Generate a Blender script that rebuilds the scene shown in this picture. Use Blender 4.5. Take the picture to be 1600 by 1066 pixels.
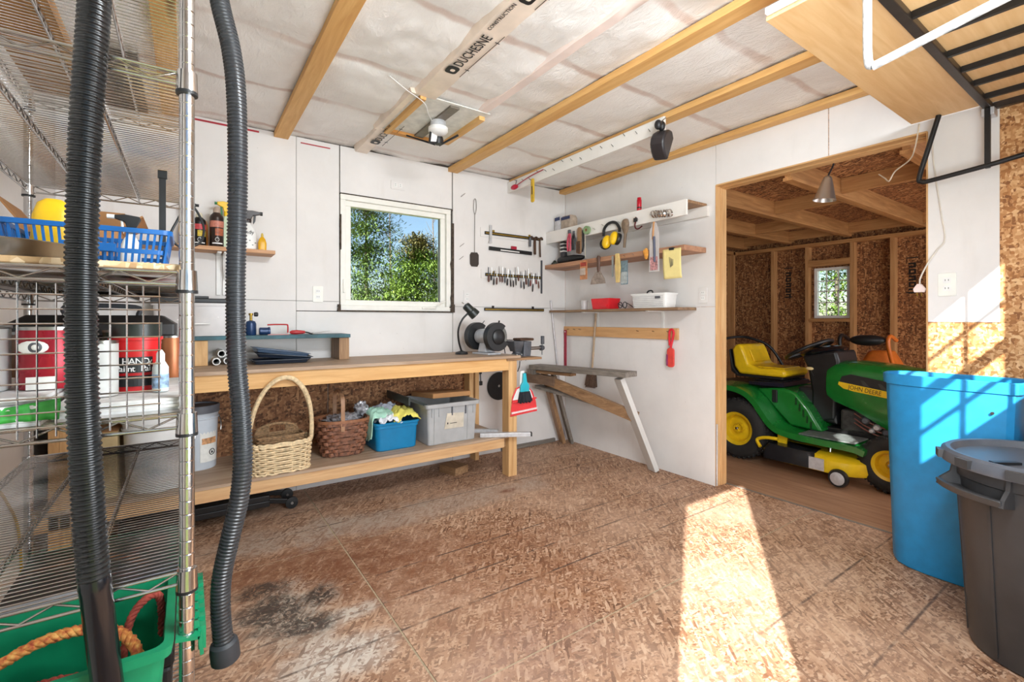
import bpy, bmesh, math, random
from mathutils import Matrix, Vector, Euler
R = math.radians
random.seed(7)
for o in list(bpy.data.objects): bpy.data.objects.remove(o)
SC = bpy.context.scene
COL = SC.collection

# ---------------------------------------------------------------- camera, sky, sun, lights, exposure
CAM_AZ = math.atan(508 / 732.0)            # view direction, clockwise from +Y
cd = bpy.data.cameras.new('camera'); cam = bpy.data.objects.new('camera', cd); COL.objects.link(cam)
cam.location = (0, 0, 1.2); cam.rotation_euler = (R(90), 0, -CAM_AZ)
cd.sensor_width = 36; cd.lens = 36 * 732 / 1600; cd.shift_y = -33 / 1600; cd.clip_start = 0.02
SC.camera = cam

world = bpy.data.worlds.new('world'); SC.world = world; world.use_nodes = True
wn = world.node_tree.nodes; wl = world.node_tree.links
sky = wn.new('ShaderNodeTexSky'); sky.sky_type = 'NISHITA'; sky.sun_disc = False
sky.sun_elevation = R(31); sky.sun_rotation = R(236); sky.altitude = 50; sky.air_density = 1.0; sky.dust_density = 0.6; sky.ozone_density = 2.0
bg = wn['Background']; bg.inputs['Strength'].default_value = 0.15
wl.new(sky.outputs[0], bg.inputs['Color'])

SUN_D = Vector((0.83, 0.557, -0.606)).normalized()      # travel direction of the sunlight
sl = bpy.data.lights.new('sun', 'SUN'); so = bpy.data.objects.new('sun', sl); COL.objects.link(so)
sl.energy = 18; sl.angle = R(0.55); sl.color = (1, 0.97, 0.92)
so.rotation_euler = SUN_D.to_track_quat('-Z', 'Y').to_euler(); so.location = (-6, -5, 6)

def area(name, loc, target, sx, sy, power, color=(1, 1, 1)):
    l = bpy.data.lights.new(name, 'AREA'); l.shape = 'RECTANGLE'; l.size = sx; l.size_y = sy; l.energy = power; l.color = color
    o = bpy.data.objects.new(name, l); COL.objects.link(o); o.location = loc
    o.rotation_euler = (Vector(target) - Vector(loc)).to_track_quat('-Z', 'Y').to_euler()
    return o
area('ceiling_fill', (1.0, 0.10, 2.40), (1.5, 2.6, 0.8), 1.1, 0.22, 44, (0.88, 0.95, 1))  # added fill under the ceiling, the room has no such fixture
area('front_fill', (1.05, -0.09, 1.40), (1.40, 2.6, 2.15), 1.3, 1.5, 74, (0.86, 0.94, 1))  # broad fill added at the front wall to brighten the room
area('lean_to_fill', (4.6, -0.5, 1.3), (4.7, 3.0, 1.0), 2.0, 1.6, 34, (0.95, 0.96, 1))  # fill added inside the lean-to, not tied to any opening

SC.view_settings.view_transform = 'Standard'; SC.view_settings.look = 'None'
SC.view_settings.gamma = 1; SC.view_settings.use_curve_mapping = False
SC.view_settings.exposure = 0.15

# ---------------------------------------------------------------- mesh helpers
WM = {}                                     # world matrix of every object built here
def lin(c):
    f = lambda v: (v / 12.92) if v <= 0.04045 else ((v + 0.055) / 1.055) ** 2.4
    return tuple(f(x / 255.0) for x in c) + (1.0,)

class MB:
    def __init__(s): s.v = []; s.f = []
    def add(s, vs, fs):
        n = len(s.v); s.v += [tuple(v) for v in vs]; s.f += [tuple(i + n for i in f) for f in fs]; return s
    def box(s, x0, y0, z0, x1, y1, z1):
        x0, x1 = min(x0, x1), max(x0, x1); y0, y1 = min(y0, y1), max(y0, y1); z0, z1 = min(z0, z1), max(z0, z1)
        return s.add([(x0,y0,z0),(x1,y0,z0),(x1,y1,z0),(x0,y1,z0),(x0,y0,z1),(x1,y0,z1),(x1,y1,z1),(x0,y1,z1)],
                     [(0,3,2,1),(4,5,6,7),(0,1,5,4),(1,2,6,5),(2,3,7,6),(3,0,4,7)])
    def cbox(s, c, sz, m=None):                # centred box, optional rotation matrix
        a, b, d = sz[0]/2, sz[1]/2, sz[2]/2
        k = len(s.v); s.box(-a,-b,-d,a,b,d)
        m = (Matrix.Translation(c) @ m.to_4x4()) if m is not None else Matrix.Translation(c)
        s.v[k:] = [tuple(m @ Vector(v)) for v in s.v[k:]]; return s
    def beam(s, p, q, w, h, up=(0,0,1)):       # bar from p to q, w across, h along up
        p = Vector(p); q = Vector(q); d = (q - p); L = d.length; d.normalize()
        a = d.cross(Vector(up)).normalized(); b = a.cross(d).normalized()
        m = Matrix((a, d, b)).transposed()
        return s.cbox((p + q) / 2, (w, L, h), m)
    def tube(s, pts, r, n=8, cap=True, closed=False):
        pts = [Vector(p) for p in pts]; N = len(pts)
        rs = r if isinstance(r, (list, tuple)) else [r] * N
        k = len(s.v); pa = None
        for i, p in enumerate(pts):
            if closed: t = pts[(i+1) % N] - pts[i-1]
            else: t = pts[min(i+1, N-1)] - pts[max(i-1, 0)]
            t.normalize()
            if pa is None:
                pa = t.cross(Vector((0,0,1)))
                if pa.length < 1e-3: pa = t.cross(Vector((1,0,0)))
            pa = (pa - t * pa.dot(t)).normalized(); pb = t.cross(pa)
            for j in range(n):
                an = 2 * math.pi * j / n
                s.v.append(tuple(p + (pa * math.cos(an) + pb * math.sin(an)) * rs[i]))
        for i in range(N if closed else N - 1):
            i2 = (i + 1) % N
            for j in range(n):
                j2 = (j + 1) % n
                s.f.append((k+i*n+j, k+i*n+j2, k+i2*n+j2, k+i2*n+j))
        if cap and not closed:
            s.f.append(tuple(k + j for j in reversed(range(n)))); s.f.append(tuple(k + (N-1)*n + j for j in range(n)))
        return s
    def lathe(s, prof, c=(0,0,0), n=24, m=None, cap=True):   # prof: (radius, height) list around local z
        k = len(s.v); N = len(prof)
        m = (Matrix.Translation(c) @ m.to_4x4()) if m is not None else Matrix.Translation(c)
        for r, z in prof:
            for j in range(n):
                a = 2*math.pi*j/n; s.v.append(tuple(m @ Vector((r*math.cos(a), r*math.sin(a), z))))
        for i in range(N-1):
            for j in range(n):
                j2 = (j+1) % n; s.f.append((k+i*n+j, k+i*n+j2, k+(i+1)*n+j2, k+(i+1)*n+j))
        if cap:
            s.f.append(tuple(k+j for j in reversed(range(n)))); s.f.append(tuple(k+(N-1)*n+j for j in range(n)))
        return s
    def loft(s, rings, cap=True, closed=False):
        k = len(s.v); n = len(rings[0]); N = len(rings)
        for r in rings: s.v += [tuple(p) for p in r]
        for i in range(N if closed else N-1):
            i2 = (i+1) % N
            for j in range(n):
                j2 = (j+1) % n; s.f.append((k+i*n+j, k+i*n+j2, k+i2*n+j2, k+i2*n+j))
        if cap and not closed:
            s.f.append(tuple(k+j for j in reversed(range(n)))); s.f.append(tuple(k+(N-1)*n+j for j in range(n)))
        return s
    def prism(s, poly, h0, h1, m=None):        # polygon in local xy extruded along local z
        m = m if m is not None else Matrix.Identity(4)
        return s.loft([[m @ Vector((x, y, h0)) for x, y in poly], [m @ Vector((x, y, h1)) for x, y in poly]])
    def ell(s, c, rx, ry, rz, n=14, k=9, m=None):
        rings = []
        for i in range(1, k):
            a = -math.pi/2 + math.pi*i/k
            rings.append([Vector((rx*math.cos(a)*math.cos(2*math.pi*j/n), ry*math.cos(a)*math.sin(2*math.pi*j/n), rz*math.sin(a))) for j in range(n)])
        m = m.to_4x4() if m is not None else Matrix.Identity(4)
        m = Matrix.Translation(c) @ m
        return s.loft([[m @ p for p in r] for r in rings])
    def xf(s, m):
        s.v = [tuple(m @ Vector(v)) for v in s.v]; return s
    def build(s, name, mat, parent=None, smooth=38, bev=0, local=False, solid=0, sub=0):
        me = bpy.data.meshes.new(name)
        if parent is not None:
            vs = s.v if local else [tuple(WM[parent.name].inverted() @ Vector(v)) for v in s.v]; org = Vector((0,0,0))
        else:
            xs = [v[0] for v in s.v]; ys = [v[1] for v in s.v]; zs = [v[2] for v in s.v]
            org = Vector(((min(xs)+max(xs))/2, (min(ys)+max(ys))/2, min(zs)))
            vs = [(v[0]-org.x, v[1]-org.y, v[2]-org.z) for v in s.v]
        me.from_pydata(vs, [], s.f)
        bm = bmesh.new(); bm.from_mesh(me); bmesh.ops.recalc_face_normals(bm, faces=bm.faces); bm.to_mesh(me); bm.free()
        if smooth:
            me.polygons.foreach_set('use_smooth', [True] * len(me.polygons)); me.set_sharp_from_angle(angle=R(smooth))
        o = bpy.data.objects.new(name, me); COL.objects.link(o)
        if mat is not None: me.materials.append(mat)
        if parent is not None: o.parent = parent; WM[o.name] = WM[parent.name].copy()
        else: o.location = org; WM[o.name] = Matrix.Translation(org)
        if solid: md = o.modifiers.new('thickness', 'SOLIDIFY'); md.thickness = solid; md.offset = -1
        if bev: md = o.modifiers.new('bevel', 'BEVEL'); md.width = bev; md.segments = 2; md.limit_method = 'ANGLE'; md.angle_limit = R(40)
        if sub: md = o.modifiers.new('subdivision', 'SUBSURF'); md.levels = sub; md.render_levels = sub
        return o

def tag(o, label, cat, group=None):
    o['label'] = label; o['category'] = cat
    if group: o['group'] = group
    return o
def struct(o, label=None):
    o['kind'] = 'structure'
    if label: o['label'] = label
    return o
def thing(name, label, cat, loc=(0,0,0), rz=0, group=None):
    o = bpy.data.objects.new(name, None); COL.objects.link(o); o.empty_display_size = 0.05
    o.location = loc; o.rotation_euler = (0, 0, rz)
    WM[o.name] = Matrix.Translation(loc) @ Matrix.Rotation(rz, 4, 'Z')
    return tag(o, label, cat, group)
def dup(root, loc, rz=None, label=None, group=None):
    def cp(o, par):
        c = o.copy(); COL.objects.link(c); c.parent = par
        for ch in list(o.children):
            cp(ch, c)
        return c
    r = cp(root, None); r.location = loc
    if rz is not None: r.rotation_euler = (0, 0, rz)
    if label: r['label'] = label
    if group: r['group'] = group
    WM[r.name] = Matrix.Translation(loc) @ Matrix.Rotation(r.rotation_euler.z, 4, 'Z')
    return r
def text(name, s, size, m, mat, parent, depth=0.0006, align='LEFT', sx=1.0):
    """lettering as a mesh: local x = reading direction, y = up, z = out of the surface; m maps it into the world"""
    cu = bpy.data.curves.new('t', 'FONT'); cu.body = s; cu.size = size; cu.extrude = depth; cu.align_x = align; cu.resolution_u = 3
    t = bpy.data.objects.new('t', cu); COL.objects.link(t)
    dg = bpy.context.evaluated_depsgraph_get(); ev = t.evaluated_get(dg); me0 = ev.to_mesh()
    vs = [v.co.copy() for v in me0.vertices]; fs = [tuple(p.vertices) for p in me0.polygons]
    ev.to_mesh_clear(); bpy.data.objects.remove(t); bpy.data.curves.remove(cu)
    mb = MB(); mb.add([m @ Vector((v.x*sx, v.y, v.z)) for v in vs], fs)
    return mb.build(name, mat, parent, smooth=0)
def frame(o, x, y):                            # matrix from origin, reading direction, up direction
    x = Vector(x).normalized(); y = Vector(y); y = (y - x*y.dot(x)).normalized(); z = x.cross(y)
    m = Matrix((x, y, z)).transposed().to_4x4(); m.translation = Vector(o); return m
def spline(pts, n):                            # Catmull-Rom through the points
    P = [Vector(p) for p in pts]; P = [P[0]*2 - P[1]] + P + [P[-1]*2 - P[-2]]; out = []
    for i in range(1, len(P)-2):
        for k in range(n):
            t = k / n; a, b, c, d = P[i-1], P[i], P[i+1], P[i+2]
            out.append(0.5*((2*b) + (c-a)*t + (2*a-5*b+4*c-d)*t*t + (3*b-a-3*c+d)*t**3))
    out.append(P[-2]); return out
def rrect(x0, y0, x1, y1, r, n=4):             # rounded rectangle outline
    out = []
    for cx, cy, a0 in ((x1-r, y1-r, 0), (x0+r, y1-r, 90), (x0+r, y0+r, 180), (x1-r, y0+r, 270)):
        for k in range(n+1):
            a = R(a0 + 90*k/n); out.append((cx + r*math.cos(a), cy + r*math.sin(a)))
    return out
def curved(x, y, r, a0, a1, z0, z1, d=.0006, n=10):
    rr = []
    for k in range(n+1):
        a = R(a0+(a1-a0)*k/n); c, s = math.cos(a), math.sin(a)
        rr.append([(x+r*c, y+r*s, z0), (x+r*c, y+r*s, z1), (x+(r+d)*c, y+(r+d)*s, z1), (x+(r+d)*c, y+(r+d)*s, z0)])
    return MB().loft(rr)
RX90 = Matrix.Rotation(R(90), 3, 'X'); RY90 = Matrix.Rotation(R(90), 3, 'Y')

# ---------------------------------------------------------------- materials
MAT = {}
class NT:
    def __init__(s, name):
        s.m = bpy.data.materials.new(name); s.m.use_nodes = True; s.n = s.m.node_tree.nodes; s.l = s.m.node_tree.links
        s.b = s.n['Principled BSDF']
    def node(s, t, ins=None, **kw):
        x = s.n.new(t)
        for k, v in kw.items(): setattr(x, k, v)
        for k, v in (ins or {}).items():
            if isinstance(v, bpy.types.NodeSocket): s.l.new(v, x.inputs[k])
            else: x.inputs[k].default_value = v
        return x
    def math(s, op, a, b=0.0, c=0.0):
        return s.node('ShaderNodeMath', {0: a, 1: b, 2: c}, operation=op).outputs[0]
    def mix(s, fac, a, b, blend='MIX'):
        x = s.node('ShaderNodeMix', data_type='RGBA', blend_type=blend)
        for k, v in ((0, fac), (6, a), (7, b)):
            if isinstance(v, bpy.types.NodeSocket): s.l.new(v, x.inputs[k])
            else: x.inputs[k].default_value = v
        return x.outputs[2]
    def ramp(s, fac, stops, interp='LINEAR'):
        x = s.node('ShaderNodeValToRGB', {0: fac}); e = x.color_ramp.elements; x.color_ramp.interpolation = interp
        while len(e) < len(stops): e.new(0.5)
        for q, (p, c) in zip(e, stops): q.position = p; q.color = c
        return x.outputs[0]
    def pos(s): return s.node('ShaderNodeNewGeometry').outputs['Position']
    def obj(s): return s.node('ShaderNodeTexCoord').outputs['Object']
    def map(s, v, scale=(1,1,1), rot=(0,0,0), loc=(0,0,0)):
        return s.node('ShaderNodeMapping', {0: v, 1: loc, 2: rot, 3: scale}).outputs[0]
    def noise(s, v, scale, detail=4, rough=0.55, dist=0.0):
        return s.node('ShaderNodeTexNoise', {'Vector': v, 'Scale': scale, 'Detail': detail, 'Roughness': rough, 'Distortion': dist}).outputs[0]
    def bump(s, h, strength=0.2, dist=0.01):
        x = s.node('ShaderNodeBump', {'Height': h, 'Strength': strength, 'Distance': dist}); s.l.new(x.outputs[0], s.b.inputs['Normal'])
    def set(s, **kw):
        for k, v in kw.items():
            k = k.replace('_', ' ')
            if isinstance(v, bpy.types.NodeSocket): s.l.new(v, s.b.inputs[k])
            else: s.b.inputs[k].default_value = v
    def span(s, x, a, b, soft):                 # 1 inside a..b with soft edges
        lo = s.node('ShaderNodeMapRange', {0: x, 1: a - soft, 2: a + soft}, interpolation_type='SMOOTHSTEP').outputs[0]
        hi = s.node('ShaderNodeMapRange', {0: x, 1: b - soft, 2: b + soft, 3: 1.0, 4: 0.0}, interpolation_type='SMOOTHSTEP').outputs[0]
        return s.math('MULTIPLY', lo, hi)

def pm(name, rgb, rough=0.5, metal=0.0, var=0.08, scale=18, bump=0.0, bscale=120, spec=0.5, coat=0.0, trans=0.0, alpha=1.0):
    """plain procedural surface: colour broken up by noise, optional fine relief"""
    if name in MAT: return MAT[name]
    t = NT(name); c = lin(rgb)
    v = t.obj(); n = t.noise(v, scale, 3)
    dk = tuple(x * (1 - var*2.2) for x in c[:3]) + (1,); lt = tuple(min(1, x * (1 + var)) for x in c[:3]) + (1,)
    t.set(Base_Color=t.ramp(n, [(0.3, dk), (0.7, lt)]), Metallic=metal, Specular_IOR_Level=spec, Coat_Weight=coat, Transmission_Weight=trans, Alpha=alpha)
    t.set(Roughness=t.math('ADD', rough - 0.06, t.math('MULTIPLY', n, 0.12)))
    if bump: t.bump(t.noise(v, bscale, 3), bump, 0.004)
    MAT[name] = t.m; return t.m

def wood(name, light, dark, axis='x', scale=1.0, rough=0.6, knots=True):
    if name in MAT: return MAT[name]
    t = NT(name); v = t.pos()
    sc = {'x': (1.2, 16, 16), 'y': (16, 1.2, 16), 'z': (16, 16, 1.2)}[axis]
    v1 = t.map(v, tuple(k*scale for k in sc)); n = t.noise(v1, 2.2, 6, 0.6, 0.8)
    c = t.ramp(n, [(0.28, lin(dark)), (0.5, lin(tuple((a+b)/2 for a, b in zip(light, dark)))), (0.72, lin(light))])
    if knots:
        vo = t.node('ShaderNodeTexVoronoi', {'Vector': t.map(v, tuple(k*0.35*scale for k in sc)), 'Scale': 0.75}).outputs[0]
        k = t.ramp(vo, [(0.05, (1,1,1,1)), (0.10, (0,0,0,1))])
        c = t.mix(t.math('MULTIPLY', k, 0.75), c, lin(tuple(x*0.45 for x in dark)))
    t.set(Base_Color=c, Roughness=rough); t.bump(n, 0.15, 0.003)
    MAT[name] = t.m; return t.m

def osb_color(t, v, cols, scale=1.0):
    """strand board: three crossed layers of long voronoi flakes"""
    wob = t.node('ShaderNodeVectorMath', {0: v, 1: t.node('ShaderNodeVectorMath', {0: t.node('ShaderNodeTexNoise', {'Vector': v, 'Scale': 6.0}).outputs[1], 'Scale': 0.012}, operation='SCALE').outputs[0]}, operation='ADD').outputs[0]
    layers = []
    for ang, off in ((12, 0), (74, 3.1), (-38, 7.7)):
        mv = t.map(t.map(wob, rot=(R(ang), R(ang), R(ang)), loc=(off, off, off)), (9*scale, 44*scale, 44*scale))
        layers.append(t.node('ShaderNodeTexVoronoi', {'Vector': mv, 'Scale': 1.0}).outputs[1])
    sep = [t.node('ShaderNodeSeparateColor', {0: l}) for l in layers]
    pick = t.math('GREATER_THAN', sep[0].outputs[1], sep[1].outputs[1])
    val = t.mix(pick, sep[1].outputs[0], sep[0].outputs[0])
    pick2 = t.math('GREATER_THAN', sep[2].outputs[1], 0.66)
    val = t.mix(pick2, val, sep[2].outputs[0])
    fine = t.noise(t.map(v, (60, 60, 60)), 1.5, 3)
    valf = t.math('ADD', t.math('MULTIPLY', t.node('ShaderNodeRGBToBW', {0: val}).outputs[0], 0.8), t.math('MULTIPLY', fine, 0.25))
    return t.ramp(valf, [(0.08, lin(cols[0])), (0.35, lin(cols[1])), (0.65, lin(cols[2])), (0.95, lin(cols[3]))]), valf

def osb(name, cols, scale=1.0, rough=0.7, marks=False):
    if name in MAT: return MAT[name]
    t = NT(name); c, h = osb_color(t, t.pos(), cols, scale)
    t.set(Base_Color=c, Roughness=rough); t.bump(h, 0.25, 0.004); MAT[name] = t.m; return t.m

def white_wall(name='painted_wallboard', rgb=(233, 229, 226)):
    if name in MAT: return MAT[name]
    t = NT(name); v = t.pos(); n = t.noise(v, 2.3, 5, 0.6); g = t.noise(t.map(v, (3, 3, 0.7)), 3.0, 4)
    c = t.ramp(n, [(0.3, lin(tuple(x*0.955 for x in rgb))), (0.65, lin(rgb))])
    c = t.mix(t.math('MULTIPLY', t.ramp(g, [(0.6, (0,0,0,1)), (0.8, (1,1,1,1))]), 0.22), c, lin((196, 188, 178)))
    sc = t.node('ShaderNodeTexVoronoi', {'Vector': v, 'Scale': 9.0}).outputs[0]
    c = t.mix(t.math('MULTIPLY', t.ramp(sc, [(0.012, (1,1,1,1)), (0.03, (0,0,0,1))]), 0.55), c, lin((140, 130, 120)))
    t.set(Base_Color=c, Roughness=0.62); t.bump(t.noise(v, 60, 4), 0.08, 0.003); MAT[name] = t.m; return t.m

WHITE = white_wall()
PINE = {a: wood('pine_' + a, (226, 186, 132), (192, 144, 92), a) for a in 'xyz'}
GREYWOOD = {a: wood('weathered_wood_' + a, (150, 142, 132), (98, 90, 82), a, 1.5) for a in 'xyz'}
OLDWOOD = {a: wood('aged_wood_' + a, (176, 138, 100), (122, 90, 62), a, 1.2) for a in 'xyz'}
OSB_WARM = osb('strand_board_warm', [(120, 72, 36), (176, 118, 66), (206, 154, 102), (232, 190, 140)], 1.9)
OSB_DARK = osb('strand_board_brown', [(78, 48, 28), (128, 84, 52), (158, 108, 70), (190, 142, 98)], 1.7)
CHROME = pm('chrome_wire', (205, 203, 202), 0.18, 1.0, 0.05)
GALV = pm('galvanised_steel', (206, 207, 210), 0.36, 0.35, 0.08, 40)
STEEL = pm('brushed_steel', (170, 168, 165), 0.3, 1.0, 0.06)
BLACKP = pm('black_plastic', (30, 31, 33), 0.42, 0, 0.1)
BLACKM = pm('black_painted_metal', (34, 33, 34), 0.4, 0.2, 0.1)
IRON = pm('dark_cast_iron', (98, 100, 106), 0.5, 0.4, 0.12)
RUST = pm('rusty_steel', (92, 66, 50), 0.7, 0.4, 0.2, 40)
WHITEP = pm('white_plastic', (236, 235, 232), 0.4, 0, 0.03)
BRASS = pm('brass_strip', (170, 140, 62), 0.35, 0.8, 0.1)

def glass_mat(name, tint=(0.96, 0.98, 0.97)):
    t = NT(name); tr = t.node('ShaderNodeBsdfTransparent', {0: tint + (1,)}); gl = t.node('ShaderNodeBsdfGlossy', {'Roughness': 0.02})
    n = t.noise(t.pos(), 3); mx = t.node('ShaderNodeMixShader', {0: t.math('ADD', 0.004, t.math('MULTIPLY', n, 0.01)), 1: tr.outputs[0], 2: gl.outputs[0]})
    t.l.new(mx.outputs[0], t.n['Material Output'].inputs[0]); return t.m
GLASS = glass_mat('window_glass')

# ================================================================ THE SETTING
BY, RX_, LX, FY, CZ = 3.57, 3.13, -0.60, -0.12, 2.455      # back wall, right wall, left wall, front wall, joist underside
WT = 0.12

# ---- floor: worn strand-board sheets with dark joints, dust and oil stains
def floor_mat():
    t = NT('worn_strand_board_floor'); v = t.pos()
    c, h = osb_color(t, v, [(92, 60, 40), (138, 98, 72), (170, 130, 100), (200, 168, 140)], 2.2)
    s = t.node('ShaderNodeSeparateXYZ', {0: v}); X, Y = s.outputs[0], s.outputs[1]
    big = t.noise(v, 1.7, 5, 0.6); mid = t.noise(v, 5, 5, 0.65)
    c = t.mix(t.math('MULTIPLY', t.ramp(big, [(0.42, (0,0,0,1)), (0.66, (1,1,1,1))]), 0.45), c, lin((206, 172, 146)))   # dusty, worn pale areas
    def spot(cx, cy, rx, ry, edge=0.45):
        dx = t.math('DIVIDE', t.math('SUBTRACT', X, cx), rx); dy = t.math('DIVIDE', t.math('SUBTRACT', Y, cy), ry)
        d = t.math('SQRT', t.math('ADD', t.math('MULTIPLY', dx, dx), t.math('MULTIPLY', dy, dy)))
        d = t.math('ADD', d, t.math('MULTIPLY', t.math('SUBTRACT', mid, 0.5), 2.6))
        return t.node('ShaderNodeMapRange', {0: d, 1: 1.0 - edge, 2: 1.0 + edge, 3: 1.0, 4: 0.0}, interpolation_type='SMOOTHSTEP').outputs[0]
    for cx, cy, rx, ry, col, a in ((0.75, 2.35, 0.42, 0.35, (122, 74, 46), 0.75), (1.15, 2.05, 0.6, 0.28, (132, 84, 54), 0.6), (0.45, 2.45, 0.35, 0.25, (118, 72, 46), 0.75), (1.35, 1.62, 0.4, 0.22, (138, 88, 54), 0.5),
                                   (1.3, 2.75, 0.9, 0.14, (176, 160, 146), 0.75), (0.55, 2.85, 0.6, 0.12, (170, 156, 142), 0.7),
                                   (0.35, 2.1, 0.16, 0.22, (190, 178, 162), 0.8), (0.42, 1.72, 0.18, 0.12, (214, 206, 194), 0.85), (0.52, 1.95, 0.12, 0.05, (212, 204, 190), 0.7),
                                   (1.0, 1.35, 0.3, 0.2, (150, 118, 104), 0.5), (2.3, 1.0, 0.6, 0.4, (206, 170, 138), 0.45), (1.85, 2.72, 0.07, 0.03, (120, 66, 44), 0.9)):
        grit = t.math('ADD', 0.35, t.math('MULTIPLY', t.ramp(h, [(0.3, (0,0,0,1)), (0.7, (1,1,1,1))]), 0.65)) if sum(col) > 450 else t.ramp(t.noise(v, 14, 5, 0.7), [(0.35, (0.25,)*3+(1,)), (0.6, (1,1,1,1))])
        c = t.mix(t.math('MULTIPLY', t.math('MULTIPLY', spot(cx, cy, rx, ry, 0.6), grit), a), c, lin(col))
    soot = t.noise(v, 26, 6, 0.8, 1.5)
    sm = t.math('MULTIPLY', t.math('MAXIMUM', t.math('MAXIMUM', spot(0.29, 2.14, 0.11, 0.17), spot(0.40, 1.98, 0.10, 0.07)), t.math('MAXIMUM', spot(0.25, 2.33, 0.11, 0.07), spot(0.47, 2.16, 0.06, 0.08))), t.ramp(soot, [(0.38, (0,0,0,1)), (0.52, (1,1,1,1))]))
    c = t.mix(t.math('MULTIPLY', sm, 0.9), c, lin((44, 38, 34)))
    scuff = t.noise(t.map(v, (4, 26, 1), rot=(0, 0, R(25))), 2.2, 5, 0.7, 1.0)
    c = t.mix(t.math('MULTIPLY', t.ramp(scuff, [(0.58, (0,0,0,1)), (0.72, (1,1,1,1))]), 0.5), c, lin((96, 66, 54)))
    fleck = t.noise(t.map(v, (14, 60, 1), rot=(0, 0, R(-35))), 2.0, 4, 0.7, 1.5)
    c = t.mix(t.math('MULTIPLY', t.ramp(fleck, [(0.62, (0,0,0,1)), (0.70, (1,1,1,1))]), 0.5), c, lin((118, 74, 46)))
    fleck2 = t.noise(t.map(v, (60, 14, 1), rot=(0, 0, R(20))), 2.0, 4, 0.7, 1.5)
    c = t.mix(t.math('MULTIPLY', t.ramp(fleck2, [(0.62, (0,0,0,1)), (0.70, (1,1,1,1))]), 0.45), c, lin((226, 190, 156)))
    # printed nailing lines along X
    ln = None
    for y in (0.62, 0.93, 1.73, 1.94, 2.17, 2.86, 3.15):
        d = t.math('ABSOLUTE', t.math('SUBTRACT', Y, y + 0.0)); d = t.math('ADD', d, t.math('MULTIPLY', mid, 0.004))
        k = t.node('ShaderNodeMapRange', {0: d, 1: 0.004, 2: 0.010, 3: 1.0, 4: 0.0}).outputs[0]
        ln = k if ln is None else t.math('MAXIMUM', ln, k)
    brk = t.ramp(t.noise(v, 9, 4), [(0.36, (0,0,0,1)), (0.56, (1,1,1,1))])
    c = t.mix(t.math('MULTIPLY', t.math('MULTIPLY', ln, brk), 0.85), c, lin((78, 60, 52)))
    t.set(Base_Color=c, Roughness=t.math('ADD', 0.5, t.math('MULTIPLY', big, 0.3))); t.bump(h, 0.2, 0.003)
    return t.m
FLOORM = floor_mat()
JOINT = pm('floor_joint_dust', (176, 158, 130), 0.9, 0, 0.12, 60)
floor = struct(MB().box(LX-0.1, FY-0.1, -0.12, RX_+WT, BY+0.1, -0.0025).build('floor', JOINT), 'worn brown strand board workshop floor')
g = 0.004
xs = [LX-0.05, 0.678, RX_+WT]; ys = [FY-0.1, 0.12, 1.34, 2.58, BY+0.02]
for i in range(2):
    for j in range(4):
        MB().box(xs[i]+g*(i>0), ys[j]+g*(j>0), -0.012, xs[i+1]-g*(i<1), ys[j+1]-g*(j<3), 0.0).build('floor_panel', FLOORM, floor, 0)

# ---- back wall: painted boards with open joints and the window hole
wall_back = struct(MB().box(LX-0.1, BY+0.016, -0.1, 0.93, BY+WT, 2.7).box(1.86, BY+0.016, -0.1, RX_+WT, BY+WT, 2.7)
                   .box(0.93, BY+0.016, -0.1, 1.86, BY+WT, 1.265).box(0.93, BY+0.016, 2.14, 1.86, BY+WT, 2.7).build('wall_back', pm('wall_joint_shadow_board', (88, 80, 74), 0.9)), 'white painted back wall with window')
def wpanel(x0, x1, z0, z1): MB().box(x0+.0015, BY, z0+.0015, x1-.0015, BY+0.02, z1-.0015).build('wall_panel', WHITE, wall_back, 0)
for a in ((LX, 0.632, 0, 1.335), (LX, 0.632, 1.335, 2.49), (0.632, 0.925, 1.335, 2.49), (0.93, 1.855, 2.143, 2.49), (0.632, 1.86, 0, 1.262), (0.632, 0.925, 1.265, 1.335),
          (1.863, RX_, 0, 1.315), (1.863, RX_, 1.315, 2.49)): wpanel(*a)
# strand board lining under the bench
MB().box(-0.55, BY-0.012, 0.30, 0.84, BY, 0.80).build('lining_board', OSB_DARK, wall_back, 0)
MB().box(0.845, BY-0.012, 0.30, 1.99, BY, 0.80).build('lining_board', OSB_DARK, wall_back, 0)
RED_T = pm('red_sheathing_tape', (176, 34, 50), 0.4)
MB().box(-0.02, BY-0.002, 2.462, 0.40, BY, 2.474).build('sheathing_tape', RED_T, wall_back, 0)
MB().box(0.66, BY-0.002, 2.448, 0.86, BY, 2.456).build('sheathing_tape', RED_T, wall_back, 0)

wall_left = struct(MB().box(LX-0.12, FY-0.1, -0.1, LX, BY+0.1, 2.7).build('wall_left', WHITE, smooth=0), 'white painted left wall behind the wire rack')

# ---- right wall with the doorway into the lean-to
DY0, DY1, DZ = 0.763, 1.935, 2.17
wall_right = struct(MB().box(RX_+0.006, DY1, -0.1, RX_+WT, BY+0.1, 2.7).box(RX_+0.006, DY0, DZ, RX_+WT, DY1, 2.7).box(RX_+0.006, FY-0.1, -0.1, RX_+WT, DY0, 2.7)
                    .build('wall_right', OSB_WARM, smooth=0), 'right wall with the doorway to the lean-to')
for y0, y1, z0, z1 in ((DY1, BY, 0.0, 1.295), (DY1, BY, 1.297, 2.48), (1.215, DY1, DZ, 2.48), (0.50, 1.212, DZ, 2.48), (0.50, DY0, 1.19, DZ)):
    MB().box(RX_, y0+.0012, z0, RX_+0.008, y1-.0012, z1).build('wall_panel', WHITE, wall_right, 0)
def jamb(n, *b): return MB().box(*b).build(n, PINE['z'] if n == 'jamb' else PINE['y'], wall_right, 0, bev=0.002)
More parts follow.
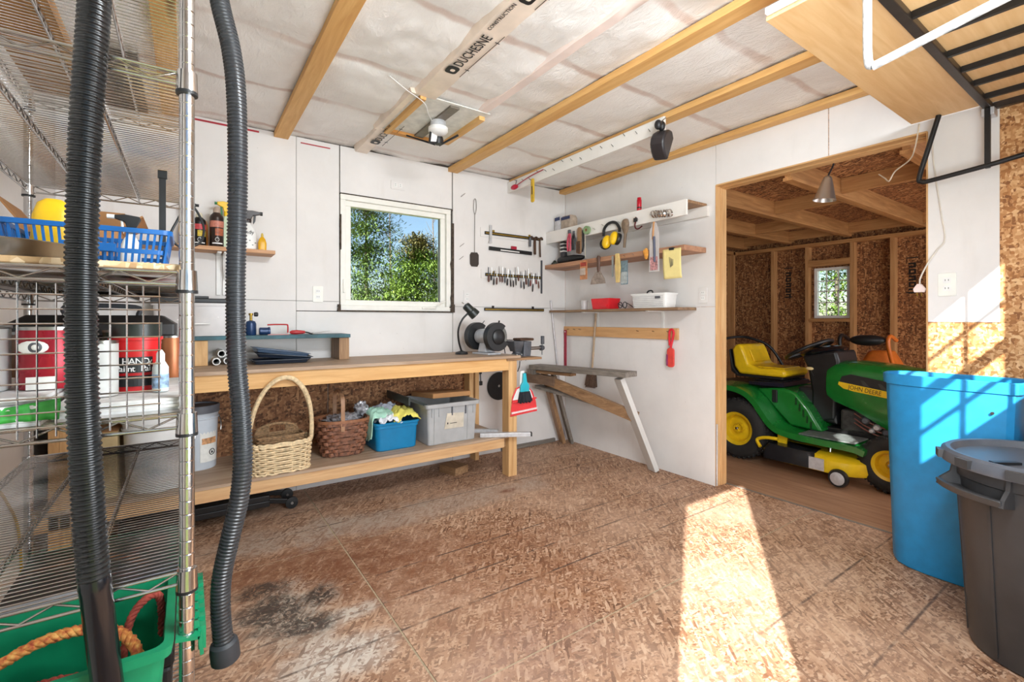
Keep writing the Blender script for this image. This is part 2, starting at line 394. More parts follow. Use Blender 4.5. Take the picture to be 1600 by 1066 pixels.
jamb('jamb', RX_-0.002, DY1-0.004, 0, RX_+0.052, DY1+0.004, DZ); jamb('jamb', RX_+0.056, DY1-0.008, 0, RX_+WT+0.004, DY1+0.004, DZ)
jamb('lintel', RX_-0.002, DY0, DZ-0.006, RX_+0.05, DY1, DZ+0.004); jamb('lintel', RX_+0.054, DY0, DZ-0.014, RX_+WT+0.004, DY1, DZ+0.004)
jamb('jamb', RX_-0.002, DY0-0.004, 0, RX_+WT+0.004, DY0+0.004, DZ)

# ---- front wall behind the camera: open door and a gridded window let the sun in
DXA, DXB, DTOP = -0.300, 0.398, 2.150
WXA, WXB, WZA, WZB = 1.57, 2.23, 1.43, 2.145
fw = MB()
for a in ((LX-0.1, 0, DXA, 2.7), (DXA, DTOP, DXB, 2.7), (DXB, 0, WXA, 2.7), (WXA, 0, WXB, WZA), (WXA, WZB, WXB, 2.7), (WXB, 0, RX_+WT, 2.7)):
    fw.box(a[0], FY-0.02, a[1]-0.1*(a[1] == 0), a[2], FY, a[3])
wall_front = struct(fw.build('wall_front', WHITE, smooth=0), 'white painted front wall behind the viewer')
win_f = MB()
for x in (1.796, 2.02): win_f.box(x-.009, FY-.016, WZA, x+.009, FY-.004, WZB)
for z, w in ((1.585, .009), (1.75, .03), (1.955, .009)): win_f.box(WXA, FY-.016, z-w, WXB, FY-.004, z+w)
win2 = struct(win_f.build('window_1', WHITEP, smooth=0), 'gridded window in the front wall')
MB().box(WXA, FY-.012, WZA, WXB, FY-.009, WZB).build('pane', GLASS, win2, 0)

# ---- ceiling: pillowed polythene over insulation, flat timbers below it
def film_mat():
    t = NT('polythene_over_insulation'); v = t.pos(); s = t.node('ShaderNodeSeparateXYZ', {0: v}); Y = s.outputs[1]
    n = t.noise(v, 1.6, 4); w = t.noise(t.map(v, (7, 3, 3), rot=(0, 0, R(20))), 3.2, 6, 0.65, 2.2)
    c = t.ramp(n, [(0.35, lin((238, 232, 226))), (0.65, lin((249, 246, 242)))])
    wob = t.math('MULTIPLY', t.math('SUBTRACT', t.noise(v, 3.0, 2), 0.5), 0.10)
    k = t.math('PINGPONG', t.math('ADD', t.math('SUBTRACT', Y, 0.08), wob), 0.285)      # battens behind the film every 0.57 m
    band = t.node('ShaderNodeMapRange', {0: k, 1: 0.008, 2: 0.032, 3: 1.0, 4: 0.0}, interpolation_type='SMOOTHSTEP').outputs[0]
    c = t.mix(t.math('MULTIPLY', band, t.math('MULTIPLY', t.ramp(t.noise(v, 2.2, 2), [(0.3, (0.15,)*3+(1,)), (0.6, (1,1,1,1))]), 0.65)), c, lin((196, 160, 142)))
    t.set(Base_Color=c, Roughness=0.3, Specular_IOR_Level=0.55); t.bump(w, 0.6, 0.015); return t.m
FILM = film_mat()
rnd = random.Random(3)
cm = MB(); NX, NY = 150, 150; vs = []; fs = []
from mathutils import noise as mn
for j in range(NY+1):
    for i in range(NX+1):
        x = LX-0.05 + (RX_+0.1-LX) * i/NX; y = FY-0.05 + (BY+0.1-FY) * j/NY
        ph = abs(math.sin(math.pi*(y-0.08)/0.57)) ** 0.6
        tx = abs(math.sin(math.pi*(x-0.53)/0.64)) ** 0.5
        z = 2.506 - 0.020*ph*tx + 0.014*mn.noise((x*3, y*3, 1.7)) + 0.008*mn.noise((x*11, y*8, 4.1)) + 0.004*mn.noise((x*23, y*14, 9.1))
        vs.append((x, y, max(2.484, z)))
for j in range(NY):
    for i in range(NX):
        a = j*(NX+1)+i; fs.append((a, a+1, a+NX+2, a+NX+1))
cm.add(vs, fs)
ceiling = struct(cm.build('ceiling', FILM, smooth=180), 'ceiling of clear polythene over insulation')
MB().box(LX-0.1, FY-0.1, 2.56, RX_+WT, BY+0.1, 2.66).build('roof_deck', OSB_DARK, ceiling, 0)
JO = wood('ceiling_joist_wood', (232, 188, 122), (206, 152, 86), 'y', 1.0)
for x, w in ((-0.08, .089), (0.535, .089), (1.862, .089), (2.49, .089), (3.088, .075)):
    MB().box(x-w/2, FY, CZ, x+w/2, BY-0.001, 2.492).build('joist', JO, ceiling, 0, bev=0.002)
PINKF = pm('film_over_timber', (242, 222, 212), 0.32, 0, 0.06, 5, 0.3, 14)
BEIGEF = pm('film_creased_over_timber', (240, 222, 204), 0.32, 0, 0.08, 6, 0.5, 12)
def strip(x, y0, y1, w, mat, z=2.468):
    r = []
    for k in range(25):
        y = y0 + (y1-y0)*k/24; dx = 0.006*mn.noise((x, y*4, 0)); dz = 0.006*mn.noise((x, y*5, 3))
        r.append([(x-w/2-.018+dx, y, 2.515), (x-w/2+dx, y, z+dz), (x+w/2+dx, y, z+dz), (x+w/2+.018+dx, y, 2.515)])
    return MB().loft(r).build('covered_joist', mat, ceiling, 60)
strip(1.115, FY, 2.47, 0.12, BEIGEF); strip(1.085, 3.06, BY-0.002, 0.085, BEIGEF); strip(1.50, FY, 2.48, 0.05, PINKF, 2.482)
strip(1.045, 2.46, 3.08, 0.035, BEIGEF)
# opening in the film around the lamp holder: bare timbers and white board above
MB().box(1.06, 2.47, 2.476, 1.55, 3.07, 2.483).build('bare_ceiling_board', pm('bare_white_board', (226, 224, 216), 0.7), ceiling, 0)
MB().box(1.085, 2.47, 2.452, 1.12, 3.07, 2.476).build('bare_joist', JO, ceiling, 0)
MB().box(1.50, 2.52, 2.452, 1.54, 3.02, 2.476).build('bare_joist', JO, ceiling, 0)
MB().box(1.12, 3.03, 2.456, 1.50, 3.07, 2.476).build('bare_blocking', wood('blocking_wood', (220, 164, 92), (184, 122, 54), 'x'), ceiling, 0)
INK = pm('black_print', (24, 22, 22), 0.5, 0, 0.05)
for y in (3.30, 2.13, 1.49):
    mm = frame((1.125, y, 2.4598), (0, -1, 0), (-1, 0, 0))
    MB().prism(rrect(-0.015, -0.004, 0.055, 0.058, 0.018), 0, 0.0012, mm).build('print_logo', INK, ceiling, 0)
    MB().prism(rrect(0.006, 0.012, 0.030, 0.036, 0.009), 0.0012, 0.0018, mm).build('print_logo_eye', BEIGEF, ceiling, 0)
    text('lettering', 'DUCHESNE', 0.072, frame((1.125, y-0.066, 2.4598), (0, -1, 0), (-1, 0, 0)), INK, ceiling, sx=0.8)
    MB().box(1.160, y-.40, 2.458, 1.1625, y+.02, 2.4598).box(1.150, y-.062, 2.458, 1.172, y-.058, 2.4598).box(1.150, y-.342, 2.458, 1.172, y-.338, 2.4598).build('print_rule', INK, ceiling, 0)
    if y < 3: text('lettering', 'CONSTRUCTION', 0.026, frame((1.085, y-0.40, 2.4598), (0, -1, 0), (-1, 0, 0)), INK, ceiling)

# ---- back window: vinyl casement with crank, ragged dark gaps round it
VINYL = pm('white_vinyl', (240, 238, 230), 0.35, 0, 0.02)
GAP = pm('ragged_gap_insulation', (84, 72, 62), 0.95, 0, 0.3, 40, 0.6, 60)
w1 = struct(MB().box(0.925, BY-0.02, 1.262, 1.862, BY+0.03, 1.272).build('window_2', GAP, smooth=0), 'white vinyl casement window over the bench')
def ringbox(mb, x0, x1, z0, z1, w, y0, y1):
    return mb.box(x0, y0, z0, x1, y1, z0+w).box(x0, y0, z1-w, x1, y1, z1).box(x0, y0, z0+w, x0+w, y1, z1-w).box(x1-w, y0, z0+w, x1, y1, z1-w)
ringbox(MB(), 0.931, 1.842, 1.270, 2.134, 0.040, BY-0.008, BY+0.10).build('window_frame', VINYL, w1, 0, bev=0.004)
sash = ringbox(MB(), 0.972, 1.80, 1.308, 2.096, 0.042, BY+0.018, BY+0.075).build('sash', VINYL, w1, 0, bev=0.004)
MB().box(1.01, BY+0.045, 1.345, 1.76, BY+0.049, 2.06).build('pane', GLASS, sash, 0)
ringbox(MB(), 1.008, 1.762, 1.344, 2.062, 0.007, BY+0.04, BY+0.055).build('gasket', BLACKP, sash, 0)
MB().box(1.575, BY-0.024, 1.290, 1.70, BY-0.008, 1.304).build('crank_base', VINYL, w1, 0, bev=0.003)
MB().tube([(1.69, BY-0.022, 1.304), (1.73, BY-0.035, 1.335), (1.775, BY-0.03, 1.355)], 0.006).build('crank_handle', VINYL, w1)
MB().box(0.948, BY-0.022, 1.40, 0.962, BY-0.008, 1.50).build('lock_lever', VINYL, w1, 0, bev=0.003)
def ragged(x0, x1, z0, z1, s):
    n = 12; rr = random.Random(s); poly = []
    for k in range(n+1): poly.append((x1, z0+(z1-z0)*k/n))
    for k in range(n, -1, -1): poly.append((x0 + rr.uniform(0, 0.5)*(x1-x0), z0+(z1-z0)*k/n))
    return MB().prism([(p[0], p[1]) for p in poly], 0, 0.016, frame((0, BY-0.002, 0), (1, 0, 0), (0, 0, 1))).build('ragged_gap', GAP, w1, 0)
ragged(1.832, 1.866, 1.33, 2.02, 5); ragged(0.925, 0.936, 1.72, 1.98, 6); ragged(1.822, 1.874, 1.262, 1.33, 8); ragged(0.905, 0.932, 1.262, 1.315, 9)
MB().box(0.93, BY-0.003, 2.130, 1.862, BY+0.01, 2.1415).build('top_gap', GAP, w1, 0)

# ---- lean-to beyond the doorway
LFX, LSY, LZ = 6.0, 3.40, 2.14
lf = struct(MB().box(RX_+WT, -0.9, -0.12, LFX+0.1, LSY+0.1, -0.008).build('floor_lean_to', wood('lean_to_plywood', (176, 136, 104), (138, 100, 74), 'y', 0.7, 0.65, False), smooth=0), 'brown plywood floor of the lean-to')
MB().box(RX_+WT-0.006, FY, -0.004, RX_+WT+0.012, DY1, 0.003).build('threshold_edge', GREYWOOD['y'], lf, 0)
OSBL = osb('lean_to_sheathing', [(70, 42, 24), (120, 76, 44), (156, 104, 62), (200, 152, 102)], 1.7)
wf = MB().box(LFX+0.09, -0.9, -0.1, LFX+0.11, 2.13, 2.6).box(LFX+0.09, 2.50, -0.1, LFX+0.11, LSY+0.1, 2.6).box(LFX+0.09, 2.13, -0.1, LFX+0.11, 2.50, 1.22).box(LFX+0.09, 2.13, 1.80, LFX+0.11, 2.50, 2.6)
wall_lf = struct(wf.build('wall_lean_to_far', OSBL, smooth=0), 'strand board far wall of the lean-to with studs')
STUD = wood('stud_wood', (206, 160, 108), (166, 116, 70), 'z'); PLATE = wood('plate_wood', (200, 152, 98), (158, 108, 62), 'y'); RAFT = wood('rafter_wood', (196, 146, 92), (150, 102, 58), 'x')
for y in (2.95, 2.555, 2.10, 1.74, 1.36, 0.95, 0.55, 0.15, -0.3): MB().box(LFX, y-.019, 0, LFX+.089, y+.019, 2.055).build('stud', STUD, wall_lf, 0)
MB().box(LFX-0.002, -0.9, 2.055, LFX+.09, LSY, 2.095).build('top_plate', PLATE, wall_lf, 0)
MB().box(LFX-0.002, -0.9, 0.0, LFX+.09, LSY, 0.038).build('bottom_plate', PLATE, wall_lf, 0)
MB().box(LFX-0.002, 2.12, 1.82, LFX+.09, 2.54, 1.89).build('lintel', PLATE, wall_lf, 0)
MB().box(LFX-0.002, 2.12, 1.18, LFX+.09, 2.54, 1.215).build('sill', PLATE, wall_lf, 0)
for y in (2.80, 1.60):                           # stencilled stamps on the sheathing
    for za, zb, w in ((1.83, 1.842, .05), (1.475, 1.487, .05)): MB().box(LFX+.0885, y-w, za, LFX+.0902, y+w, zb).build('stamp_bar', INK, wall_lf, 0)
    for k in range(5):
        z = 1.76-.066*k; st_ = ringbox(MB(), -.03, .03, -.026, .026, .016, 0, .0015) if k % 2 else MB().box(-.03, 0, -.026, .03, .0015, -.008).box(-.03, 0, .008, .03, .0015, .026).box(-.03, 0, -.008, -.012, .0015, .008)
        st_.xf(Matrix.Translation((LFX+.0888, y, z)) @ Matrix.Rotation(R(90), 4, 'Z')).build('stamp_mark', INK, wall_lf, 0)
w3 = struct(ringbox(MB(), 0, 0.36, 0, 0.58, 0.03, 0, 0.05).xf(frame((LFX+0.05, 2.495, 1.22), (0, -1, 0), (1, 0, 0)) @ Matrix(((1,0,0,0),(0,1,0,0),(0,0,1,0),(0,0,0,1)))).build('window_3', WHITEP, smooth=0), 'small white gridded lean-to window')
mb = MB()
for y in (2.255, 2.375): mb.box(LFX+.07, y-.006, 1.25, LFX+.08, y+.006, 1.77)
for z in (1.40, 1.53, 1.65): mb.box(LFX+.07, 2.16, z-.006, LFX+.08, 2.47, z+.006)
mb.build('muntin_grid', WHITEP, w3, 0); MB().box(LFX+.084, 2.15, 1.24, LFX+.087, 2.48, 1.78).build('pane', GLASS, w3, 0)
wall_ls = struct(MB().box(RX_+WT, LSY+.09, -0.1, LFX+0.1, LSY+.11, 2.6).build('wall_lean_to_side', OSBL, smooth=0), 'strand board end wall of the lean-to')
for x in (5.93, 5.5, 5.05, 4.6, 4.15): MB().box(x-.019, LSY, 0, x+.019, LSY+.089, 2.1).build('stud', STUD, wall_ls, 0)
MB().box(RX_+WT, LSY, 2.055, LFX, LSY+.09, 2.095).build('top_plate', RAFT, wall_ls, 0)
wall_lfr = struct(MB().box(RX_+WT, -0.92, -0.1, LFX+0.1, -0.9, 2.6).build('wall_lean_to_front', OSBL, smooth=0), 'strand board front wall of the lean-to')
cl = struct(MB().box(RX_+WT, -0.9, 2.262, LFX+0.1, LSY+0.1, 2.28).build('ceiling_lean_to', OSBL, smooth=0), 'strand board roof of the lean-to')
for y in (3.30, 2.75, 2.13, 1.50, 0.88, 0.25, -0.4):
    MB().box(RX_+WT, y-.019, 2.14, LFX+.09, y+.019, 2.262).build('rafter', RAFT, cl, 0, bev=0.002)
    MB().box(RX_+WT, y-.030, 2.118, LFX, y+.030, 2.139).build('rafter_batten', RAFT, cl, 0)
for x, y0, y1 in ((4.35, 1.52, 2.11), (4.05, 0.90, 1.48), (5.2, 2.15, 2.73), (LFX-.04, 1.52, 2.11), (LFX-.04, 2.15, 2.73), (LFX-.04, 0.9, 1.48), (LFX-.04, 2.77, 3.28)):
    MB().box(x-.019, y0, 2.15, x+.019, y1, 2.26).build('blocking', PLATE, cl, 0)

# ---- outdoors
gm = NT('meadow_grass'); gv = gm.pos(); gm.set(Base_Color=gm.ramp(gm.noise(gv, 3, 6), [(0.3, lin((74, 92, 40))), (0.7, lin((136, 146, 74)))]), Roughness=0.9)
struct(MB().box(-40, -40, -0.5, 60, 60, -0.2).build('ground', gm.m, smooth=0), 'grass outside the workshop')

# ================================================================ WIRE RACK (left foreground) AND WHAT IT CARRIES
RX0, RX1, RY0, RY1 = -0.457, 0.0, 1.10, 2.32
rack = thing('wire_rack', 'tall chrome wire shelving rack at the left foreground', 'shelving rack', ((RX0+RX1)/2, (RY0+RY1)/2, 0))
for (x, y) in ((RX0, RY0), (RX1, RY0), (RX0, RY1), (RX1, RY1)):
    prof = [(0.012, 0.0)]; z = 0.04
    while z < 2.0: prof += [(0.0127, z-.0015), (0.0122, z), (0.0127, z+.0015)]; z += 0.0254
    prof += [(0.0127, 2.01), (0.009, 2.02)]
    post = MB().lathe(prof, (x, y, 0), 24).build('post', CHROME, rack, 18)
    for zs in (0.255, 0.717, 1.017, 1.291, 1.673, 1.977):
        MB().lathe([(0.0128, -.034), (0.018, -.034), (0.0165, .004), (0.0128, .004)], (x, y, zs), 14).build('collar', CHROME, post, 30)
        MB().lathe([(0.0128, -.040), (0.0182, -.040), (0.0182, -.034), (0.0128, -.034)], (x, y, zs), 14).build('collar_ring', BLACKP, post, 30)
def zig(mb, p, q, dz, pitch, r):
    p = Vector(p); q = Vector(q); n = max(2, int((q-p).length / pitch)); pts = []
    for k in range(n*2+1): pts.append(p.lerp(q, k/(2*n)) + Vector((0, 0, -dz if k % 2 else 0)))
    return mb.tube(pts, r, 6)
for zs in (0.255, 0.717, 1.017, 1.291, 1.673, 1.977):
    mb = MB(); y = RY0 + .012
    while y < RY1 - .01: mb.tube([(RX0-.002, y, zs+.002), (RX1+.002, y, zs+.002)], 0.0015, 5); y += 0.0168
    deck = mb.build('shelf', CHROME, rack, 60)
    mb = MB(); c = .016
    for a, b in (((RX0+c, RY0), (RX1-c, RY0)), ((RX0+c, RY1), (RX1-c, RY1)), ((RX0, RY0+c), (RX0, RY1-c)), ((RX1, RY0+c), (RX1, RY1-c))):
        mb.tube([a+(zs,), b+(zs,)], 0.0032, 8); mb.tube([a+(zs-.023,), b+(zs-.023,)], 0.0032, 8); zig(mb, a+(zs-.002,), b+(zs-.002,), .019, .074, .0022)
    mb.build('edge_truss', CHROME, deck, 60)
    for x in (RX0+.155, RX1-.15):
        mb = MB().tube([(x, RY0, zs-.003), (x, RY1, zs-.003)], .0026, 6).tube([(x, RY0+.03, zs-.02), (x, RY1-.03, zs-.02)], .0026, 6)
        zig(mb, (x, RY0+.02, zs-.003), (x, RY1-.02, zs-.003), .017, .05, .0018); mb.build('mid_brace', CHROME, deck, 60)
mb = MB()
x = RX0+.02
while x < -0.03: mb.tube([(x, 1.092, 1.262), (x, 1.092, 1.003)], .0014, 5); x += 0.0232
z = 1.02
while z < 1.26: mb.tube([(RX0+.01, 1.089, z), (-0.04, 1.089, z)], .0014, 5); z += 0.0248
mb.build('grid_panel', CHROME, rack, 60)

tag(MB().box(-.45, 1.108, 1.2955, -.008, 2.305, 1.3070).build('shelf_board', osb('pale_strand_board', [(170,130,88),(204,168,124),(226,196,156),(240,216,182)], 1.4), bev=.001), 'thin strand board laid on the rack shelf under the blue basket', 'board')
BLUEP = pm('blue_plastic', (4, 92, 164), 0.4, 0, 0.06)
bk = thing('plastic_basket', 'blue slotted plastic basket on the rack shelf', 'basket', (-.165, 1.40, 1.307))
def slotted(x0, x1, y0, y1, z0, z1, tp):
    t = (z1-z0)
    MB().loft([[(x, y, z0) for x, y in rrect(x0+tp, y0+tp, x1-tp, y1-tp, .015)], [(x, y, z0+.004) for x, y in rrect(x0+tp, y0+tp, x1-tp, y1-tp, .015)]]).build('bottom', BLUEP, bk, 0)
    for nm, za, zb, o in (('rim', z1-.010, z1, .007), ('mid_band', z0+t*.42, z0+t*.52, .0025), ('base_band', z0, z0+.012, .002)):
        f = lambda z, d: [(x, y, z) for x, y in rrect(x0+tp*(1-(z-z0)/t)-d, y0+tp*(1-(z-z0)/t)-d, x1-tp*(1-(z-z0)/t)+d, y1-tp*(1-(z-z0)/t)+d, .018)]
        MB().loft([f(za, o), f(zb, o), f(zb, -.002), f(za, -.002)], cap=False, closed=True).build(nm, BLUEP, bk, 40)
    mb = MB(); n = 22; m = 12
    for (a, b, k) in (((x0, y0), (x1, y0), n), ((x0, y1), (x1, y1), n), ((x0, y0), (x0, y1), m), ((x1, y0), (x1, y1), m)):
        for i in range(k+1):
            px_, py_ = a[0]+(b[0]-a[0])*i/k, a[1]+(b[1]-a[1])*i/k
            ix = px_ + (tp if px_ < (x0+x1)/2 else -tp)*(1 if a[0] == b[0] else abs(2*i/k-1)); iy = py_ + (tp if py_ < (y0+y1)/2 else -tp)*(1 if a[1] == b[1] else abs(2*i/k-1))
            mb.beam((ix, iy, z0+.003), (px_, py_, z1-.004), .0045, .003, (0, 1, 0) if a[1] == b[1] else (1, 0, 0))
    mb.build('side_bars', BLUEP, bk, 0)
    MB().box(-.215, y0-.001, z0+.040, -.125, y0+.008, z1-.036).build('label_panel', BLUEP, bk, 0)
slotted(-.30, -.033, 1.31, 1.50, 1.307, 1.40, .012)
pan = tag(MB().lathe([(.001, .002), (.085, .002), (.100, .024), (.111, .0275), (.113, .026), (.103, .022), (.088, 0), (.001, 0)], (-.275, 1.192, 1.3075), 40, cap=False).build('steel_pan', STEEL, smooth=50), 'shallow stainless steel pan in front of the blue basket', 'pan')
YEL = pm('yellow_plastic', (244, 196, 20), 0.4, 0, 0.04)
yb = thing('jug', 'yellow plastic jug standing in the blue basket', 'jug', (-.238, 1.41, 1.312))
MB().loft([[(x, y, z) for x, y in rrect(-.238-w, 1.41-d, -.238+w, 1.41+d, min(w, d)*.8)] for z, w, d in ((1.312, .036, .03), (1.38, .036, .03), (1.425, .034, .028), (1.452, .026, .022), (1.462, .014, .012))]).build('body', YEL, yb)
MB().tube(spline([(-.21, 1.41, 1.44), (-.192, 1.405, 1.437), (-.188, 1.40, 1.42), (-.196, 1.40, 1.40), (-.205, 1.405, 1.385)], 5), .009, 10).build('handle', YEL, yb)
def trigger_bottle(name, label, x, y, z, h, w, body, head, nozzle, rz=0.0, label_m=None, clear=False):
    t = thing(name, label, 'spray bottle', (x, y, z), rz)
    hb = h*.70; e = (h-hb)/.08
    MB().loft([[(a, b, zz) for a, b in rrect(-ww, -ww*.62, ww, ww*.62, ww*.5)] for zz, ww in ((0, w*.94), (.006, w), (hb*.55, w), (hb*.78, w*.72), (hb*.92, w*.36), (hb, w*.34))]).build('body', body, t, local=True)
    MB().lathe([(w*.38, hb-.004), (w*.42, hb+.014*e), (w*.36, hb+.02*e)], n=12).build('collar', head, t, local=True)
    P2 = [(-w*.5, hb+.02*e), (w*.35, hb+.02*e), (w*.55, hb+.045*e), (w*1.45, h-.022*e), (w*1.45, h-.006*e), (w*.5, h), (-w*.85, h-.006*e), (-w*.95, h-.02*e)]
    MB().prism(P2, -w*.3, w*.3, frame((0, 0, 0), (1, 0, 0), (0, 0, 1))).build('spray_head', head, t, local=True, bev=.003*e)
    MB().prism([(w*.7, h-.024*e), (w*.95, h-.024*e), (w*.85, hb+.01*e), (w*.62, hb-.012*e), (w*.58, hb+.005*e)], -w*.14, w*.14, frame((0, 0, 0), (1, 0, 0), (0, 0, 1))).build('trigger', nozzle, t, local=True, bev=.002)
    MB().lathe([(w*.26, 0), (w*.26, .014)], (w*1.43, 0, h-.014*e), 10, RY90).build('nozzle', nozzle, t, local=True)
    if label_m: MB().box(-w*.8, -w*.645, hb*.12, w*.8, -w*.62, hb*.5).build('label', label_m, t, 0, local=True)
    return t
trigger_bottle('spray_bottle', 'black and white trigger spray bottle in the blue basket', -.108, 1.41, 1.313, .132, .020, WHITEP, BLACKP, WHITEP, R(180))
CARD = pm('cardboard', (176, 128, 82), 0.8, 0, 0.08, 8, 0.1)
cb = thing('cardboard_box', 'open brown cardboard box at the back of the rack shelf', 'box', (-.25, 1.82, 1.308))
MB().box(-.36, 1.72, 1.308, -.16, 1.95, 1.314).box(-.36, 1.72, 1.314, -.16, 1.725, 1.46).box(-.36, 1.945, 1.314, -.16, 1.95, 1.46).box(-.36, 1.725, 1.314, -.355, 1.945, 1.46).box(-.165, 1.725, 1.314, -.16, 1.945, 1.46).build('body', CARD, cb, 0)
MB().beam((-.16, 1.835, 1.46), (-.105, 1.835, 1.50), .22, .004, (0, 0, 1)).build('flap', CARD, cb, 0)
MB().beam((-.36, 1.835, 1.46), (-.40, 1.835, 1.52), .22, .004, (1, 0, 0)).build('flap', CARD, cb, 0)
MB().beam((-.26, 1.95, 1.46), (-.26, 1.97, 1.545), .19, .004, (0, 1, 0)).build('flap', CARD, cb, 0)
tag(MB().box(-.073, 1.86, 1.40, -.055, 1.866, 1.651).box(-.076, 1.856, 1.651, -.052, 1.87, 1.675).build('strap', BLACKP), 'black webbing strap hanging under the upper rack shelf', 'strap')
# wiring coil on the rack side and cord
tag(MB().tube(spline([(.004, 2.20, 1.66), (.035, 2.21, 1.62), (.055, 2.21, 1.56), (.04, 2.21, 1.50), (-.02, 2.20, 1.48), (-.05, 2.2, 1.52), (-.03, 2.2, 1.58), (.0, 2.2, 1.645)], 6), .0045, 8).build('cable_loop', BLACKP), 'loop of black cable hooked on the back post of the rack', 'cable')
# stack of sheets and cans behind the grid
PAPER = pm('newsprint', (214, 212, 208), 0.8, 0, 0.1, 30); PAPERW = pm('white_sheet', (240, 240, 240), 0.6, 0, 0.03)
GREENP = pm('green_bag_plastic', (66, 178, 72), 0.35, 0, 0.12, 30)
def sheets(name, x0, x1, y0, y1, z0, n, th, mat, seed, label, cat):
    rr = random.Random(seed); t = thing(name, label, cat, ((x0+x1)/2, (y0+y1)/2, z0))
    for k in range(n):
        dx, dy, a = rr.uniform(-.006, .006), rr.uniform(-.008, .008), rr.uniform(-.03, .03)
        m = Matrix.Rotation(a, 3, 'Z')
        MB().cbox(((x0+x1)/2+dx, (y0+y1)/2+dy, z0+th*(k+.5)), (x1-x0, y1-y0, th*.9), m).build('sheet', mat[k % len(mat)], t, 0)
    return t
sheets('folded_newspaper', -.19, -.012, 1.115, 1.50, 1.0205, 5, .006, [PAPER, PAPERW], 2, 'stack of grey newspapers on the rack behind the wire grid', 'newspaper')
sheets('folded_drop_sheet', -.448, -.20, 1.115, 1.50, 1.0205, 7, .0072, [PAPERW, WHITEP, PAPER], 4, 'white folded drop sheets on the rack at far left', 'sheet')
gb = MB(); vsx = []
for i in range(13):
    for j in range(5):
        x = -.285 + .105*i/12; zz = 1.03 + .035*j/4*(.55+.45*i/12)
        vsx.append((x, 1.108 - .004*math.sin(i*1.7+j), zz))
gb.add(vsx, [(i*5+j, i*5+j+1, (i+1)*5+j+1, (i+1)*5+j) for i in range(12) for j in range(4)])
tag(gb.build('plastic_bag', GREENP, solid=.003), 'crumpled green plastic bag tucked before the drop sheets', 'bag')
TINW = pm('white_tin', (224, 226, 224), 0.4, 0.1, 0.05); REDT = pm('red_tin', (164, 20, 40), 0.28, 0.3, 0.08)
LABEL = pm('paper_label', (236, 234, 228), 0.7, 0, 0.04, 50)
def tin(name, label, x, y, z, r, h, body, rim=STEEL, cat='can', lab=None, group=None):
    t = thing(name, label, cat, (x, y, z), 0, group)
    MB().lathe([(r*.97, 0), (r, .003), (r, h-.005), (r*.98, h-.002), (r*.90, h-.004)], (x, y, z), 26).build('body', body, t)
    MB().lathe([(r*.9, h-.006), (r*1.02, h-.006), (r*1.02, h), (r*.9, h)], (x, y, z), 26).build('rim', rim, t)
    return t
t = tin('paint_can', 'large white can with printed text at far left of the rack', -.345, 1.235, 1.072, .078, .118, TINW)
MB().beam((-.345+.078*math.cos(R(290)), 1.235+.078*math.sin(R(290)), 1.085), (-.345+.078*math.cos(R(290)), 1.235+.078*math.sin(R(290)), 1.18), .001, .001).build('label_seam', PAPER, t, 0)
for k in range(11):
    curved(-.345, 1.235, .0781, 262, 300-(k*7) % 12, 1.172-.0085*k, 1.172-.0085*k+(.0045 if k in (2, 6) else .0025), .0004).build('label_line', pm('grey_print', (120, 120, 118), .6), t, 0)
t = tin('solvent_can', 'red metal can with white oval emblem behind the wire grid', -.214, 1.24, 1.072, .047, .115, REDT)
MB().ell((-.229, 1.191, 1.150), .021, .004, .0125, 18, 8).build('emblem', LABEL, t)
MB().ell((-.226, 1.1885, 1.150), .010, .003, .0095, 18, 8).build('emblem_ring', IRON, t)
MB().ell((-.2255, 1.1868, 1.150), .0055, .003, .0055, 14, 8).build('emblem_disc', LABEL, t)
MB().box(-.238, 1.189, 1.073, -.198, 1.193, 1.096).build('label', LABEL, t, 0)
t = tin('aerosol_tin', 'small grey tin beside the red can, mostly behind the hose', -.168, 1.27, 1.072, .02, .075, pm('grey_tin', (190, 190, 188), .4, .3))
t = tin('plaster_tube', 'pale grey cylinder beside the red paint pail', -.137, 1.21, 1.052, .026, .108, pm('pale_grey_tube', (206, 206, 202), .6, 0, .08))
REDP = pm('red_pail_plastic', (206, 32, 36), 0.4, 0, 0.05)
pl = thing('paint_pail', 'red hand-held paint pail with black label on the rack', 'pail', (-.088, 1.265, 1.0525))
MB().lathe([(.036, 0), (.038, .002), (.043, .105), (.046, .106), (.046, .112), (.041, .112), (.037, .004), (.001, .004)], (-.088, 1.265, 1.0525), 28, cap=False).build('body', REDP, pl)
curved(-.088, 1.265, .0432, 228, 312, 1.092, 1.124).build('label', BLACKP, pl, 0); curved(-.088, 1.265, .0415, 228, 312, 1.064, 1.086).build('label', BLACKP, pl, 0)
def arctext(s, size, x, y, r, a0, z, mat, par, step):
    for k, ch in enumerate(s):
        if ch == ' ': continue
        a = R(a0 + step*k); text('lettering', ch, size, frame((x+r*math.cos(a), y+r*math.sin(a), z), (-math.sin(a), math.cos(a), 0), (0, 0, 1)), mat, par, .0004)
arctext('HANDy', .019, -.088, 1.265, .0445, 243, 1.109, WHITEP, pl, 14); arctext('Paint Pail', .017, -.088, 1.265, .0445, 228, 1.095, WHITEP, pl, 9.2)
MB().lathe([(.030, .113), (.044, .114), (.044, .142), (.040, .142), (.040, .117), (.030, .116)], (-.088, 1.265, 1.0525), 26, cap=False).build('liner_cup', pm('dark_cup', (40, 46, 42), .35), pl)
sb = thing('glue_bottle', 'small white bottle with blue label at right end of the rack shelf', 'bottle', (-.045, 1.215, 1.052))
MB().lathe([(.013, 0), (.014, .002), (.014, .05), (.008, .062), (.006, .064)], (-.045, 1.215, 1.052), 16).build('body', pm('clear_grey_bottle', (206, 214, 212), .3), sb)
